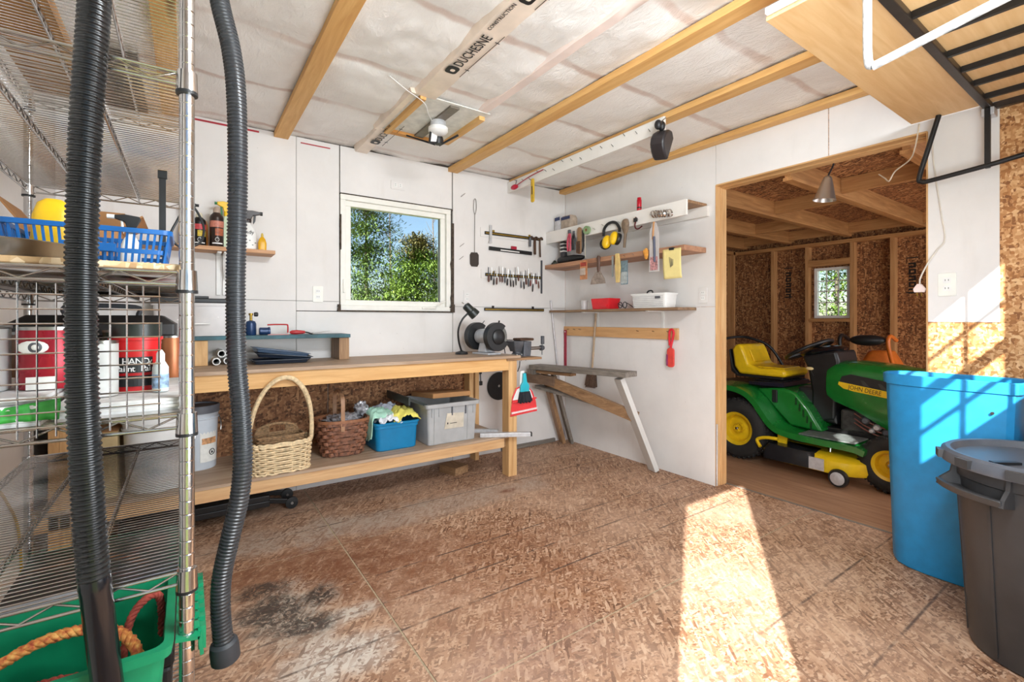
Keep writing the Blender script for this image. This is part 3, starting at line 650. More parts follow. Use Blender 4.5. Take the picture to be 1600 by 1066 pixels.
MB().lathe([(.0143, .008), (.0143, .036)], (-.045, 1.215, 1.052), 16).build('label', pm('blue_white_label', (150, 178, 206), .5, 0, .3, 90), sb)
MB().lathe([(.0075, .062), (.0075, .078), (.003, .086)], (-.045, 1.215, 1.052), 12).build('cap', WHITEP, sb)
for i, (x, y, r, h, m, lb) in enumerate(((-.40, 1.75, .05, .14, BLACKP, 'black can at the back of the rack under the strand board'), (-.27, 1.8, .045, .16, pm('amber_jar', (120, 74, 30), .3), 'amber jar at the back of the rack between dark cans'),
                                         (-.15, 1.78, .05, .15, pm('dark_green_tin', (40, 58, 48), .4), 'dark green can at the back of the rack'), (-.04, 1.82, .035, .13, pm('copper_tin', (170, 104, 66), .35, .5), 'copper coloured can at the back right of the rack'),
                                         (-.345, 1.62, .04, .15, pm('brown_can', (100, 70, 48), .4), 'brown can standing behind the white can on the rack'), (-.10, 1.62, .042, .12, BLACKP, 'black round can behind the red paint pail'))):
    tin('storage_can', lb, x, y, 1.0206, r, h, m)
tbx = thing('tool_box', 'long black tool box at the back of the middle rack shelf', 'tool box', (-.235, 2.1, 1.0206))
MB().box(-.44, 1.95, 1.0206, -.03, 2.28, 1.15).build('body', BLACKP, tbx, 0, bev=.006); MB().loft([[(x, y, z) for x, y in rrect(-.44+e, 1.95+e, -.03-e, 2.28-e, .01)] for z, e in ((1.151, 0), (1.185, .0), (1.215, .04))]).build('lid', pm('dark_grey_lid_plastic', (50, 48, 48), .5), tbx, 0)
MB().tube(spline([(-.33, 2.11, 1.215), (-.32, 2.11, 1.245), (-.15, 2.11, 1.245), (-.14, 2.11, 1.215)], 5), .008, 8).build('handle', IRON, tbx)
# things seen through the top shelf
WB = wood('rack_top_board', (196, 150, 96), (150, 104, 58), 'y')
tag(MB().box(-.43, 1.55, 1.981, -.28, 2.25, 2.02).build('plank', WB), 'wooden plank lying on the top wire shelf', 'plank')
tag(MB().box(-.25, 1.75, 1.981, -.12, 2.25, 2.0).build('plank', GREYWOOD['y']), 'grey weathered plank on the top wire shelf', 'plank')

# green tote with ropes on the lowest shelf
GRN = pm('green_tote_plastic', (16, 136, 92), 0.38, 0, 0.06)
gt = thing('tote', 'green attached-lid tote full of rope under the rack', 'tote', (-.26, 1.22, .258))
def shell(x0, x1, y0, y1, z0, z1, tp, r, th, lip):
    f = lambda z, d, k: [(x, y, z) for x, y in rrect(x0+tp*k-d, y0+tp*k-d, x1-tp*k+d, y1-tp*k+d, r)]
    return MB().loft([f(z0, 0, 1), f(z1-lip*1.6, 0, .1), f(z1-lip*1.6, .010, .1), f(z1, .010, 0), f(z1, -th, 0), f(z0+th, -th, 1)], cap=True)
shell(-.50, -.03, 1.07, 1.36, .2585, .60, .03, .02, .005, .012).build('body', GRN, gt, 40)
fl = MB().beam((-.018, 1.215, .597), (.020, 1.215, .590), .27, .006, (0, 0, 1)).build('lid_flap', GRN, gt, 0)
MB().beam((.020, 1.215, .593), (.024, 1.215, .556), .27, .006, (1, 0, 0)).build('lid_edge', GRN, gt, 0)
mb = MB()
for k in range(7): mb.box(-.012, 1.10+.036*k, .599, .020, 1.106+.036*k, .612); mb.box(.018, 1.10+.036*k, .556, .031, 1.118+.036*k, .60)
mb.build('flap_teeth', GRN, fl, 0)
ROPE = NT('twisted_rope'); rn = ROPE.noise(ROPE.obj(), 90, 3); ROPE.set(Base_Color=ROPE.ramp(rn, [(.35, lin((176, 78, 48))), (.55, lin((216, 142, 70))), (.72, lin((232, 190, 110)))]), Roughness=.8); ROPE = ROPE.m
ROPE2 = pm('red_brown_rope', (164, 70, 56), .8, 0, .25, 60)
def rope(name, label, pts, Rr, mat, turns=55):
    c = spline(pts, 14); t = thing(name, label, 'rope', pts[0]); L = 0; acc = [0]
    for i in range(1, len(c)): L += (c[i]-c[i-1]).length; acc.append(L)
    for s in range(3):
        ps = []
        for i, p in enumerate(c):
            tn = (c[min(i+1, len(c)-1)] - c[max(i-1, 0)]).normalized(); a = tn.cross(Vector((0, 0, 1))).normalized(); b = tn.cross(a)
            ph = acc[i]*turns*2*math.pi/1.0*0.5 + s*2.094
            ps.append(p + (a*math.cos(ph)+b*math.sin(ph))*Rr*.52)
        MB().tube(ps, Rr*.56, 7).build('strand', mat, t, 80)
    return t
rope('rope_coil', 'thick orange twisted rope looped in the green tote', [(-.40, 1.13, .40), (-.36, 1.20, .52), (-.26, 1.27, .565), (-.16, 1.27, .572), (-.09, 1.21, .55), (-.07, 1.15, .46), (-.12, 1.12, .38)], .011, ROPE)
rope('rope_coil', 'brown rope arching at the right of the green tote', [(-.11, 1.22, .45), (-.10, 1.26, .56), (-.075, 1.29, .592), (-.05, 1.30, .585), (-.045, 1.30, .50)], .008, ROPE2, 70)
rope('rope_coil', 'reddish rope bundle lying lowest in the green tote', [(-.44, 1.12, .42), (-.34, 1.17, .49), (-.24, 1.20, .525), (-.14, 1.18, .52), (-.08, 1.14, .48), (-.06, 1.12, .40)], .010, ROPE2, 60)
rope('rope_coil', 'pale orange rope nearest the front of the green tote', [(-.42, 1.10, .40), (-.33, 1.13, .47), (-.24, 1.145, .51), (-.15, 1.13, .50), (-.09, 1.11, .44)], .010, ROPE, 60)
# black case added to darken the lowest shelf, grey tray on top
GREYP = pm('light_grey_plastic', (176, 178, 182), .45, 0, .05)
gbn = thing('dark_case', 'wide black plastic case added to darken the bottom rack shelf', 'tool case', (-.235, 1.85, .258))
MB().box(-.44, 1.43, .2595, -.03, 2.28, .345).build('body', BLACKP, gbn, 0, bev=.01); MB().box(-.445, 1.425, .346, -.025, 2.285, .385).build('lid', BLACKP, gbn, 0, bev=.008)
for y in (1.6, 2.1): MB().box(-.028, y, .33, -.012, y+.06, .37).build('latch', IRON, gbn, 0, bev=.003)
gty = thing('tray', 'light grey plastic tray lying on the black case', 'tray', (-.33, 1.62, .386))
MB().loft([[(x, y, z) for x, y in rrect(-.43-e, 1.45-e, -.22+e, 1.80+e, .02)] for z, e in ((.386, 0), (.43, .006), (.43, -.006), (.394, -.012))]).build('body', GREYP, gty, 30)
MB().box(-.36, 1.446, .432, -.29, 1.456, .445).build('grip', GREYP, gty, 0)
bcs = thing('dark_case', 'tall black case under the left end of the bench', 'tool case', (-.44, 3.25, .3185))
MB().box(-.495, 3.06, .3185, -.436, 3.5, .72).build('body', BLACKP, bcs, 0, bev=.008); MB().box(-.475, 3.056, .5, -.456, 3.06, .58).build('latch', IRON, bcs, 0)

# ---- hanging vacuum hoses
HOSE = pm('black_hose_plastic', (26, 27, 28), 0.28, 0, 0.06)
HOSE2 = pm('grey_hose_plastic', (50, 52, 55), 0.28, 0, 0.06)
def hose(name, label, pts, r, mat, ztop):
    t = thing(name, label, 'hose', (pts[-1][0], pts[-1][1], pts[-1][2]))
    c = spline(pts, 90); d = [c[0]]; acc = 0; last = c[0]
    for p in c[1:]:
        while (p-last).length >= .0021: last = last + (p-last).normalized()*.0021; d.append(last.copy())
    rs = [r*(1.0 if k % 4 in (0, 1) else .90) for k in range(len(d))]
    MB().tube(d, rs, 18).build('corrugated_tube', mat, t, 30); return t
h1 = hose('vacuum_hose', 'black corrugated vacuum hose with smooth wand hanging before the rack', [(-.10, 1.03, 2.36), (-.112, 1.032, 2.05), (-.126, 1.037, 1.733), (-.138, 1.045, 1.52), (-.144, 1.05, 1.307), (-.143, 1.048, 1.093), (-.134, 1.042, .88), (-.127, 1.038, .768)], .0225, HOSE, 2.4)
MB().lathe([(.0205, 0), (.0225, -.012), (.0215, -.02), (.0215, -.66), (.019, -.67)], (0, 0, 0), 24).xf(Matrix.Translation((-.127, 1.038, .772)) @ Euler((R(3.3), R(-4.7), 0)).to_matrix().to_4x4()).build('wand', pm('glossy_black_tube', (22, 23, 27), .18, 0, .05), h1)
MB().tube([(-.10, 1.03, 2.35), (-.10, 1.03, 2.40)], .026, 18).build('upper_cuff', BLACKP, h1)
h2 = hose('vacuum_hose', 'grey corrugated vacuum hose ending in a round cuff above the floor', [(.03, 1.33, 2.36), (.045, 1.31, 2.1), (.063, 1.295, 1.951), (.086, 1.279, 1.831), (.096, 1.272, 1.711), (.098, 1.271, 1.501), (.094, 1.274, 1.275), (.096, 1.272, 1.11), (.104, 1.267, .99), (.108, 1.264, .869), (.101, 1.269, .779), (.084, 1.281, .689), (.068, 1.292, .599), (.065, 1.294, .524), (.070, 1.29, .445)], .0212, HOSE2, 2.4)
MB().lathe([(.022, 0), (.0285, -.006), (.0305, -.02), (.0305, -.048), (.026, -.052), (.023, -.046), (.020, -.01)], (.0705, 1.29, .448), 26, Euler((R(4), R(-6), 0)).to_matrix()).build('end_cuff', pm('dark_grey_rubber', (52, 54, 58), .5), h2)
MB().tube([(.03, 1.33, 2.35), (.03, 1.33, 2.40)], .025, 18).build('upper_cuff', BLACKP, h2)
for x, y, lb in ((-.10, 1.03, 'black ceiling hook holding the wand hose'), (.03, 1.33, 'black ceiling hook holding the grey cuffed hose')):
    tag(MB().tube(spline([(x, y, 2.484), (x, y, 2.43), (x+.02, y, 2.405), (x, y, 2.392), (x-.015, y, 2.404)], 5), .003, 8).build('ceiling_hook', BLACKM), lb, 'hook')

tag(MB().tube(spline([(-.592, 2.35, .80), (-.592, 2.5, .62), (-.592, 2.68, .48), (-.592, 2.85, .30), (-.59, 2.9, .01)], 6), .005, 8).build('yellow_cord', pm('mustard_cord', (190, 150, 50), .5)), 'yellow cord hanging down the left wall behind the rack', 'cord')

# ================================================================ WORKBENCH AND WHAT STANDS ON, UNDER AND BEHIND IT
bx = wood('bench_top_wood', (194, 170, 146), (150, 122, 98), 'x', .8, .55, False)
BF = 2.955
bench = thing('workbench', 'long wooden workbench along the white back wall', 'workbench', (.88, 3.26, 0))
MB().box(-.58, BF-.02, .905, 2.12, 3.558, .926).build('worktop', bx, bench, 0, bev=.002)
MB().box(2.0, BF-.01, .886, 2.335, 3.25, .904).build('worktop_extension', OLDWOOD['x'], bench, 0, bev=.002)
MB().box(-.58, BF, .815, 2.02, BF+.038, .904).build('apron', wood('apron_pine', (230, 186, 126), (204, 152, 92), 'x'), bench, 0, bev=.002)
MB().box(-.58, 3.50, .815, 2.02, 3.538, .904).build('rear_apron', PINE['x'], bench, 0)
for x in (-.52, 2.02):
    MB().box(x, BF, 0, x+.038, BF+.089, .814 if x < 0 else .904).build('leg', PINE['z'], bench, 0, bev=.002)
    MB().box(x+.0385, BF, 0, x+.0765, BF+.038, .814 if x < 0 else .885).build('leg_facing', PINE['z'], bench, 0, bev=.002)
    MB().box(x, 3.46, 0, x+.038, 3.549, .814).build('leg', PINE['z'], bench, 0, bev=.002)
    MB().box(x-.039, BF+.04, .225, x-.001, 3.53, .298).build('side_rail', OLDWOOD['y'], bench, 0, bev=.002)
MB().box(1.93, 3.40, .318, 1.968, 3.49, .814).build('rear_post', PINE['z'], bench, 0, bev=.002)
MB().box(-.58, BF, .232, 1.98, BF+.038, .300).build('shelf_rail', wood('shelf_rail_pine', (222, 182, 134), (190, 144, 98), 'x'), bench, 0, bev=.002)
MB().box(-.58, BF-.006, .301, 2.015, 3.545, .318).build('lower_shelf', bx, bench, 0, bev=.001)
SZ, TZ = .3185, .9265
# under the bench
WPL = pm('white_bucket', (226, 226, 224), .45, 0, .03)
def bucket(name, label, x, y, z, r, h, body, lidm, lab=None):
    t = thing(name, label, 'bucket', (x, y, z))
    MB().lathe([(r*.86, 0), (r*.88, .004), (r*.97, h*.78), (r*1.03, h*.79), (r*1.03, h*.81), (r*.98, h*.815), (r, h*.87), (r*1.04, h*.875), (r*1.04, h*.9), (r, h*.905), (r, h-.01)], (x, y, z), 32).build('body', body, t)
    MB().lathe([(r*1.05, h-.045), (r*1.06, h-.005), (r*1.03, h), (r*.93, h), (r*.92, h-.008)], (x, y, z), 32).build('lid', lidm, t)
    MB().tube(spline([(x+r*1.03, y-.02, z+h*.8), (x+r*1.09, y-.06, z+h*.7), (x+r*1.06, y-.08, z+h*.6)], 4), .003, 6).build('bail_handle', STEEL, t)
    return t
bucket('bucket', 'tall white bucket under the bench behind the rack post', -.125, 3.13, SZ, .15, .40, WPL, WPL)
b2 = bucket('bucket', 'pale grey bucket with dark grey lid under the bench', .055, 3.38, SZ, .105, .375, pm('pale_grey_bucket', (206, 212, 220), .45, 0, .03), pm('dark_grey_lid', (112, 114, 122), .5))
curved(.055, 3.38, .0985, 275, 335, SZ+.045, SZ+.22).build('label', LABEL, b2, 0); curved(.055, 3.38, .0995, 280, 330, SZ+.15, SZ+.185).build('label_picture', pm('orange_print', (214, 158, 110), .6, 0, .3, 60), b2, 0)
tmp = frame((.055+.1*math.cos(R(312)), 3.38+.1*math.sin(R(312)), SZ+.10), (-math.sin(R(312)), math.cos(R(312)), 0), (0, 0, 1))
MB().tube([tmp @ Vector((.017*math.cos(a*math.pi/8), .017*math.sin(a*math.pi/8), .001)) for a in range(16)], .0022, 6, closed=True).build('label_emblem', INK, b2)
MB().prism([(-.007, -.007), (.007, -.007), (0, .009)], 0, .002, tmp).build('label_emblem', INK, b2, 0)
cbx = thing('cardboard_box', 'beige cardboard box under the left end of the bench', 'box', (-.36, 3.20, SZ))
MB().box(-.43, 3.05, SZ, -.285, 3.40, .64).build('body', pm('beige_card', (190, 168, 124), .8), cbx, 0, bev=.002); MB().box(-.43, 3.06, .6405, -.285, 3.39, .644).build('flap', CARD, cbx, 0)

def weave(mb, outline, z0, z1, rows, stakes, amp, rad, taper=lambda z: 1.0, flat=None, sub=4):
    """rows of weavers running in front of and behind the stakes"""
    n = stakes*sub
    for k in range(rows):
        z = z0+(z1-z0)*(k+.5)/rows; s = taper((z-z0)/(z1-z0)); pts = []
        for i in range(n):
            u = i/n; p, nrm = outline(u); o = amp*math.sin(math.pi*(i/sub)+math.pi*(k % 2))
            pts.append(Vector((p[0]*s+nrm[0]*o, p[1]*s+nrm[1]*o, z)))
        if flat:
            rr = []
            for i, p in enumerate(pts):
                _, nr = outline(i/n); nv = Vector((nr[0], nr[1], 0))
                rr.append([p-Vector((0,0,flat/2))-nv*rad, p-Vector((0,0,flat/2))+nv*rad, p+Vector((0,0,flat/2))+nv*rad, p+Vector((0,0,flat/2))-nv*rad])
            mb.loft(rr, cap=False, closed=True)
        else: mb.tube(pts, rad, 6, closed=True)
def sup(a, b, e=2.6):                           # superellipse outline and normal, u in 0..1
    def f(u):
        t = 2*math.pi*u; c, s = math.cos(t), math.sin(t)
        x = a*math.copysign(abs(c)**(2/e), c); y = b*math.copysign(abs(s)**(2/e), s)
        n = Vector((math.copysign(abs(c)**(2-2/e), c)/a, math.copysign(abs(s)**(2-2/e), s)/b)).normalized(); return (x, y), (n.x, n.y)
    return f
WICK = pm('pale_wicker', (234, 208, 166), .6, 0, .14, 60); SPLINT = pm('brown_splint', (138, 90, 66), .5, 0, .25, 45); DRIED = pm('dried_grass_weave', (150, 118, 84), .8, 0, .25, 80)
wb = thing('wicker_basket', 'pale wicker basket with tall hoop handle under the bench', 'basket', (.45, 3.055, SZ), R(3))
o = sup(.155, .10, 3.2); T_ = lambda q: 1+.06*q
mb = MB(); weave(mb, o, .014, .15, 11, 22, .006, .0056, T_); mb.build('woven_side', WICK, wb, local=True)
mb = MB()
for i in range(22):
    (x, y), (nx, ny) = o((i+.0)/22); mb.tube([(x, y, .003), (x*1.06, y*1.06, .165)], .0032, 6)
mb.build('stakes', WICK, wb, local=True)
for nm, z, r, s in (('rim_braid', .160, .009, 1.07), ('rim_braid', .172, .008, 1.075), ('foot_braid', .007, .0065, 1.02)):
    pts = []
    for i in range(120):
        (x, y), (nx, ny) = o(i/120); w = .004*math.sin(i*2*math.pi/6); pts.append((x*s+nx*w, y*s+ny*w, z+.003*math.cos(i*2*math.pi/6)+.012*max(0, (abs(x)/.155)**4 - .5)*(r > .007)))
    MB().tube(pts, r, 8, closed=True).build(nm, WICK, wb, local=True)
MB().prism(rrect(-.15, -.095, .15, .095, .04), .001, .006).build('base', WICK, wb, local=True)
hp = [Vector((.168*math.cos(a), -.035-.105*math.sin(a), .12+.43*math.sin(a) if math.sin(a) < .0 else .17+.385*math.sin(a)**.9)) for a in [math.pi*k/28 for k in range(29)]]
for s in range(4):
    MB().tube([p + Vector((.004*math.cos(s*1.57+i*.25), .006*math.sin(s*1.57+i*.25), .004*math.sin(s*1.57+i*.25+1))) for i, p in enumerate(hp)], .0095, 8).build('handle', WICK, wb, local=True)
# small woven basket with slotted handles nested in it
sbk = thing('seagrass_basket', 'small grey-brown woven basket nested in the pale wicker basket', 'basket', (.45, 3.06, SZ+.008), R(3))
o2 = sup(.125, .072, 4)
mb = MB(); weave(mb, o2, .01, .19, 16, 26, .003, .0055); mb.build('woven_side', DRIED, sbk, local=True)
for yy in (.066,):
    MB().tube(spline([(-.115, yy, .19), (-.10, yy, .225), (-.05, yy, .245), (0, yy, .25), (.05, yy, .245), (.10, yy, .225), (.115, yy, .19)], 6), .009, 8).build('handle_arch', DRIED, sbk, local=True)
    for x0, x1 in ((-.11, -.042), (.042, .11)):
        mb = MB()
        for k in range(5): mb.tube([(x0+.004, yy, .195+.009*k), (x1, yy, .195+.0095*k)], .005, 6)
        mb.build('handle_side', DRIED, sbk, local=True)
MB().tube([(x*1.02, y*1.02, .195) for (x, y), _ in [o2(i/60) for i in range(60)]], .008, 8, closed=True).build('rim', DRIED, sbk, local=True)
MB().prism(rrect(-.118, -.065, .118, .065, .02), .001, .006).build('base', DRIED, sbk, local=True)
# brown splint basket
br = thing('splint_basket', 'dark brown splint basket with bent wooden handle under the bench', 'basket', (.845, 3.20, SZ), R(-4))
o3 = sup(.160, .135, 2.8); T3 = lambda q: .80+.24*q**.8
mb = MB(); weave(mb, o3, .008, .225, 9, 22, .0065, .0016, T3, flat=.021); mb.build('woven_side', SPLINT, br, 30, local=True)
mb = MB()
for i in range(22):
    (x, y), n_ = o3(i/22); mb.beam((x*.80, y*.80, .004), (x*1.035, y*1.035, .228), .016, .0015, (n_[0], n_[1], 0))
mb.build('stakes', pm('dark_splint', (86, 56, 44), .6, 0, .2, 30), br, 0, local=True)
rr = []
for i in range(64):
    (x, y), n_ = o3(i/64); nv = Vector((n_[0], n_[1], 0)); p = Vector((x*1.04, y*1.04, .23)); rr.append([p-nv*.007-Vector((0,0,.010)), p+nv*.007-Vector((0,0,.010)), p+nv*.007+Vector((0,0,.008)), p-nv*.007+Vector((0,0,.008))])
MB().loft(rr, cap=False, closed=True).build('rim', pm('rim_splint', (150, 98, 66), .5, 0, .15, 40), br, local=True)
MB().prism(rrect(-.115, -.095, .115, .095, .04), .0005, .005).build('base', SPLINT, br, local=True)
hpts = [(-.02, -.140, .17), (-.02, -.143, .30), (-.02, -.135, .37), (-.02, -.10, .395), (-.02, 0, .42), (-.02, .10, .395), (-.02, .135, .37), (-.02, .143, .30), (-.02, .140, .17)]
sp = spline(hpts, 5); rr = []
for i, p in enumerate(sp):
    tn = (sp[min(i+1, len(sp)-1)]-sp[max(0, i-1)]).normalized(); nb = tn.cross(Vector((1, 0, 0))).normalized()
    rr.append([p+Vector((-.012,0,0))-nb*.003, p+Vector((.012,0,0))-nb*.003, p+Vector((.012,0,0))+nb*.003, p+Vector((-.012,0,0))+nb*.003])
MB().loft(rr).build('handle', pm('bent_handle_wood', (166, 124, 92), .55, 0, .12), br, local=True)
def crumple(name, label, cat, c, rx, ry, rz, amp, mat, seed, n=34, freq=9, droop=None):
    mb = MB(); rings = []
    for i in range(1, n//2):
        a = -math.pi/2 + math.pi*i/(n//2); ring = []
        for j in range(n):
            b = 2*math.pi*j/n; d = Vector((math.cos(a)*math.cos(b), math.cos(a)*math.sin(b), math.sin(a)))
            k = 1 + amp*mn.turbulence(d*freq*.35 + Vector((seed, seed*2, 0)), 3, False)
            p = Vector((d.x*rx*k, d.y*ry*k, d.z*rz*k))
            ring.append(Vector(c)+p)
        rings.append(ring)
    return tag(mb.loft(rings).build(name, mat, smooth=70), label, cat)
FOIL = pm('clear_crinkled_plastic', (176, 174, 178), .15, .2, .3, 60)
crumple('plastic_wrap', 'crinkled clear plastic wrap piled in the brown splint basket', 'plastic wrap', (.86, 3.22, SZ+.205), .115, .095, .05, .45, FOIL, 3)
crumple('plastic_wrap', 'ball of crinkled clear plastic at the back rim of the splint basket', 'plastic wrap', (.985, 3.24, SZ+.275), .045, .045, .045, .5, FOIL, 8, 26)
# blue tub with cloths
TUB = pm('teal_blue_tub', (8, 122, 172), .4, 0, .04)
tb = thing('tub', 'teal blue plastic tub heaped with cloths under the bench', 'tub', (1.175, 3.20, SZ))
f = lambda z, e: [(x, y, SZ+z) for x, y in rrect(1.03-e, 3.055-e, 1.325+e, 3.36+e, .035, 5)]
MB().loft([f(0, -.012), f(.006, -.006), f(.15, .0), f(.152, .006), f(.172, .007), f(.175, .012), f(.19, .014), f(.192, .009), f(.178, .002), f(.02, -.014), f(.01, -.04)]).build('body', TUB, tb, 40)
MB().loft([[(x, y, SZ+z) for x, y in rrect(.999-e, 3.16, 1.012+e, 3.255, .004)] for z, e in ((.118, .0), (.16, .006))]).build('side_grip', TUB, tb)
def cloth(name, label, c, sx, sy, h, mat, seed, hang=None):
    N = 26; vs = []; fs = []
    for i in range(N+1):
        for j in range(N+1):
            u, v = i/N-.5, j/N-.5; q = Vector((u*3+seed, v*3, seed))
            z = h*max(0, 1-(u*u+v*v)*2.4) + .022*mn.noise(q*2.3) + .010*mn.noise(q*5)
            x, y = c[0]+u*sx*(1+.15*mn.noise(q*1.7+Vector((9,0,0)))), c[1]+v*sy*(1+.15*mn.noise(q*1.7+Vector((0,9,0))))
            zz = c[2]+z
            if hang: zz, x, y = hang(u, v, x, y, zz)
            vs.append((x, y, zz))
    for i in range(N):
        for j in range(N): a = i*(N+1)+j; fs.append((a, a+1, a+N+2, a+N+1))
    return tag(MB().add(vs, fs).build(name, mat, smooth=80, solid=.004), label, 'cloth')
def hang1(u, v, x, y, z):
    d = 1.018 - x
    if d > 0: return z - d*2.4 if z - d*2.4 > SZ+.08 else SZ+.08+.02*math.sin(v*9), 1.012 - min(d*.25, .02), y
    return max(z, SZ+.196), x, y
cloth('cleaning_cloth', 'mint green cloth hanging over the left rim of the blue tub', (1.075, 3.19, SZ+.20), .24, .22, .075, pm('mint_cloth', (178, 224, 202), .9, 0, .08, 20, .3, 200), 1.3, hang1)
cloth('cleaning_cloth', 'bright yellow cloth heaped on the right of the blue tub', (1.245, 3.165, SZ+.200), .19, .25, .068, pm('yellow_cloth', (236, 224, 110), .9, 0, .08, 20, .3, 200), 4.1)
cloth('cleaning_cloth', 'grey cloth behind the yellow cloth in the blue tub', (1.17, 3.27, SZ+.215), .22, .15, .07, pm('grey_cloth', (168, 172, 184), .9, 0, .08, 20, .3, 200), 7.7)
cloth('cleaning_cloth', 'white cloth between the mint and yellow cloths', (1.13, 3.10, SZ+.194), .15, .12, .04, pm('white_cloth', (232, 234, 240), .9, 0, .05, 20, .3, 200), 2.2)
# grey tote with dark folded lids and a flattened carton on it
gy = thing('tote', 'grey attached-lid tote with paper label under the bench', 'tote', (1.565, 3.22, SZ))
GY = pm('grey_tote_plastic', (172, 172, 172), .5, 0, .06, 10)
f = lambda z, e: [(x, y, SZ+z) for x, y in rrect(1.375-e, 3.005-e, 1.765+e, 3.44+e, .018, 4)]
MB().loft([f(0, -.012), f(.004, -.008), f(.262, .004), f(.263, .018), f(.290, .020), f(.290, .004), f(.012, -.014)]).build('body', GY, gy, 40)
for x in (1.405, 1.46, 1.56, 1.67, 1.735): MB().box(x-.004, 2.994, SZ+.20, x+.004, 3.006, SZ+.262).build('rib', IRON if x in (1.56, 1.67) else GY, gy, 0)
for x in (1.425, 1.69): MB().beam((x, 3.012, SZ+.006), (x, 2.999, SZ+.255), .006, .006, (0, 1, 0)).build('corner_rib', GY, gy, 0)
MB().beam((1.545, 3.006, SZ+.105), (1.545, 2.999, SZ+.20), .001, .001).build('label_edge', GY, gy, 0)
lbm = frame((1.50, 3.0045, SZ+.105), (1, 0, 0), (0, -.052, 1)); MB().prism([(0, 0), (.155, 0), (.155, .105), (.02, .112)], 0, .0012, lbm).build('label', pm('old_paper', (206, 196, 178), .8), gy, 0)
MB().prism(rrect(.022, .032, .030, .046, .003), .0012, .002, lbm).build('label_mark', INK, gy, 0); MB().prism([(.045, .036), (.10, .036), (.10, .040), (.045, .040)], .0012, .002, lbm).build('label_line', INK, gy, 0)
DKL = pm('dark_green_grey_lid', (52, 60, 58), .5)
MB().beam((1.372, 3.22, SZ+.292), (1.25, 3.22, SZ+.345), .42, .006, (0, 0, 1)).build('lid_flap', DKL, gy, 0)
mb = MB()
for k in range(11): mb.beam((1.36, 3.03+.038*k, SZ+.292), (1.25, 3.03+.038*k, SZ+.338), .006, .022, (0, 0, 1))
mb.box(1.235, 3.01, SZ+.30, 1.248, 3.43, SZ+.352); mb.build('lid_ribs', DKL, gy, 0)
tag(MB().cbox((1.60, 3.26, SZ+.318), (.34, .30, .035), Euler((R(-3), R(2), R(8))).to_matrix()).build('flattened_carton', CARD, bev=.003), 'flattened brown carton lying across the grey tote', 'carton')
# metal rails on the lower shelf
def rail(name, label, p, q, w, h, cap):
    t = thing(name, label, 'metal rail', p); p = Vector(p); q = Vector(q); d = (q-p).normalized()
    MB().beam(p, q, w, h).build('channel', GALV, t, 0, bev=.002); MB().beam(q, q+d*.012, w*.96, h*.9).build('end_cap', cap, t, 0); return t
rail('metal_rail', 'bright metal rail jutting past the bench leg on the lower shelf', (1.81, 3.03, SZ+.016), (2.14, 2.84, SZ+.016), .045, .03, BLACKP)
rail('metal_rail', 'short grey metal rail lying behind the bright one', (1.81, 3.21, SZ+.0145), (1.985, 3.07, SZ+.0145), .04, .027, GALV)
# floor jack under the bench
jk = thing('floor_jack', 'black floor jack pushed under the left part of the bench', 'jack', (.2, 3.37, 0))
MB().box(-.30, 3.22, .05, .42, 3.50, .085).box(-.30, 3.22, .085, .42, 3.25, .12).box(-.30, 3.47, .085, .42, 3.5, .12).build('frame', BLACKM, jk, 0, bev=.004)
for y in (3.27, 3.44):
    MB().beam((.40, y, .075), (.545, y-.02, .048), .022, .03).build('arm', BLACKM, jk, 0, bev=.003)
    w_ = MB().lathe([(.02, -.014), (.036, -.012), (.038, 0), (.036, .012), (.02, .014)], (.548, y-.02, .0385), 20, RX90).build('caster', BLACKP, jk)
    MB().lathe([(.008, -.02), (.008, .02)], (.548, y-.02, .0385), 10, RX90).build('axle', STEEL, w_)
for y in (3.27, 3.45): MB().lathe([(.036, -.02), (.036, .02)], (-.26, y, .037), 18, RX90).build('rear_caster', BLACKP, jk)
tag(MB().cbox((1.73, 3.3, .03), (.14, .18, .06), Matrix.Rotation(.3, 3, 'Z')).build('wooden_block', OLDWOOD['y'], bev=.003), 'dark wooden block on the floor under the bench shelf', 'block')

# ---- on the bench: raised teal board, tools, grinder, lamp, vise
TEAL = pm('worn_teal_paint', (62, 102, 112), .6, 0, .22, 12)
ts = thing('riser_shelf', 'low shelf with teal painted board along the back of the bench', 'riser shelf', (.2, 3.42, TZ))
MB().box(-.57, 3.315, 1.078, .935, 3.545, 1.102).build('board', TEAL, ts, 0, bev=.002)
for x in (.035, .862): MB().box(x, 3.33, TZ, x+.068, 3.54, 1.077).build('support', PINE['z'] if x < .5 else OLDWOOD['z'], ts, 0, bev=.002)
CLEARP = pm('frosted_plastic', (222, 216, 214), .25, 0, .04, trans=.25)
ck = thing('storage_box', 'frosted plastic storage box with black lid on the teal shelf', 'storage box', (.07, 3.43, 1.103))
shell(-.16, .225, 3.33, 3.53, 1.1035, 1.30, .012, .02, .004, .01).build('body', CLEARP, ck, 40)
MB().box(-.17, 3.322, 1.301, .235, 3.538, 1.328).build('lid', BLACKP, ck, 0, bev=.005)
MB().box(-.02, 3.317, 1.172, .115, 3.329, 1.182).build('latch_bar', WHITEP, ck, 0, bev=.003)
tag(MB().cbox((.02, 3.42, 1.336), (.16, .12, .014), Matrix.Rotation(.2, 3, 'Z')).build('sanding_pad', BLACKP, bev=.003), 'flat black pad lying on the storage box lid', 'pad')
BLU = pm('dark_blue_metal', (34, 62, 104), .35, .2)
bt = thing('torch_cylinder', 'dark blue torch cylinder with brass valve on the teal shelf', 'gas torch', (.335, 3.40, 1.102))
MB().lathe([(.028, 0), (.031, .004), (.031, .072), (.024, .088), (.010, .094)], (.335, 3.40, 1.1025), 20).build('cylinder', BLU, bt)
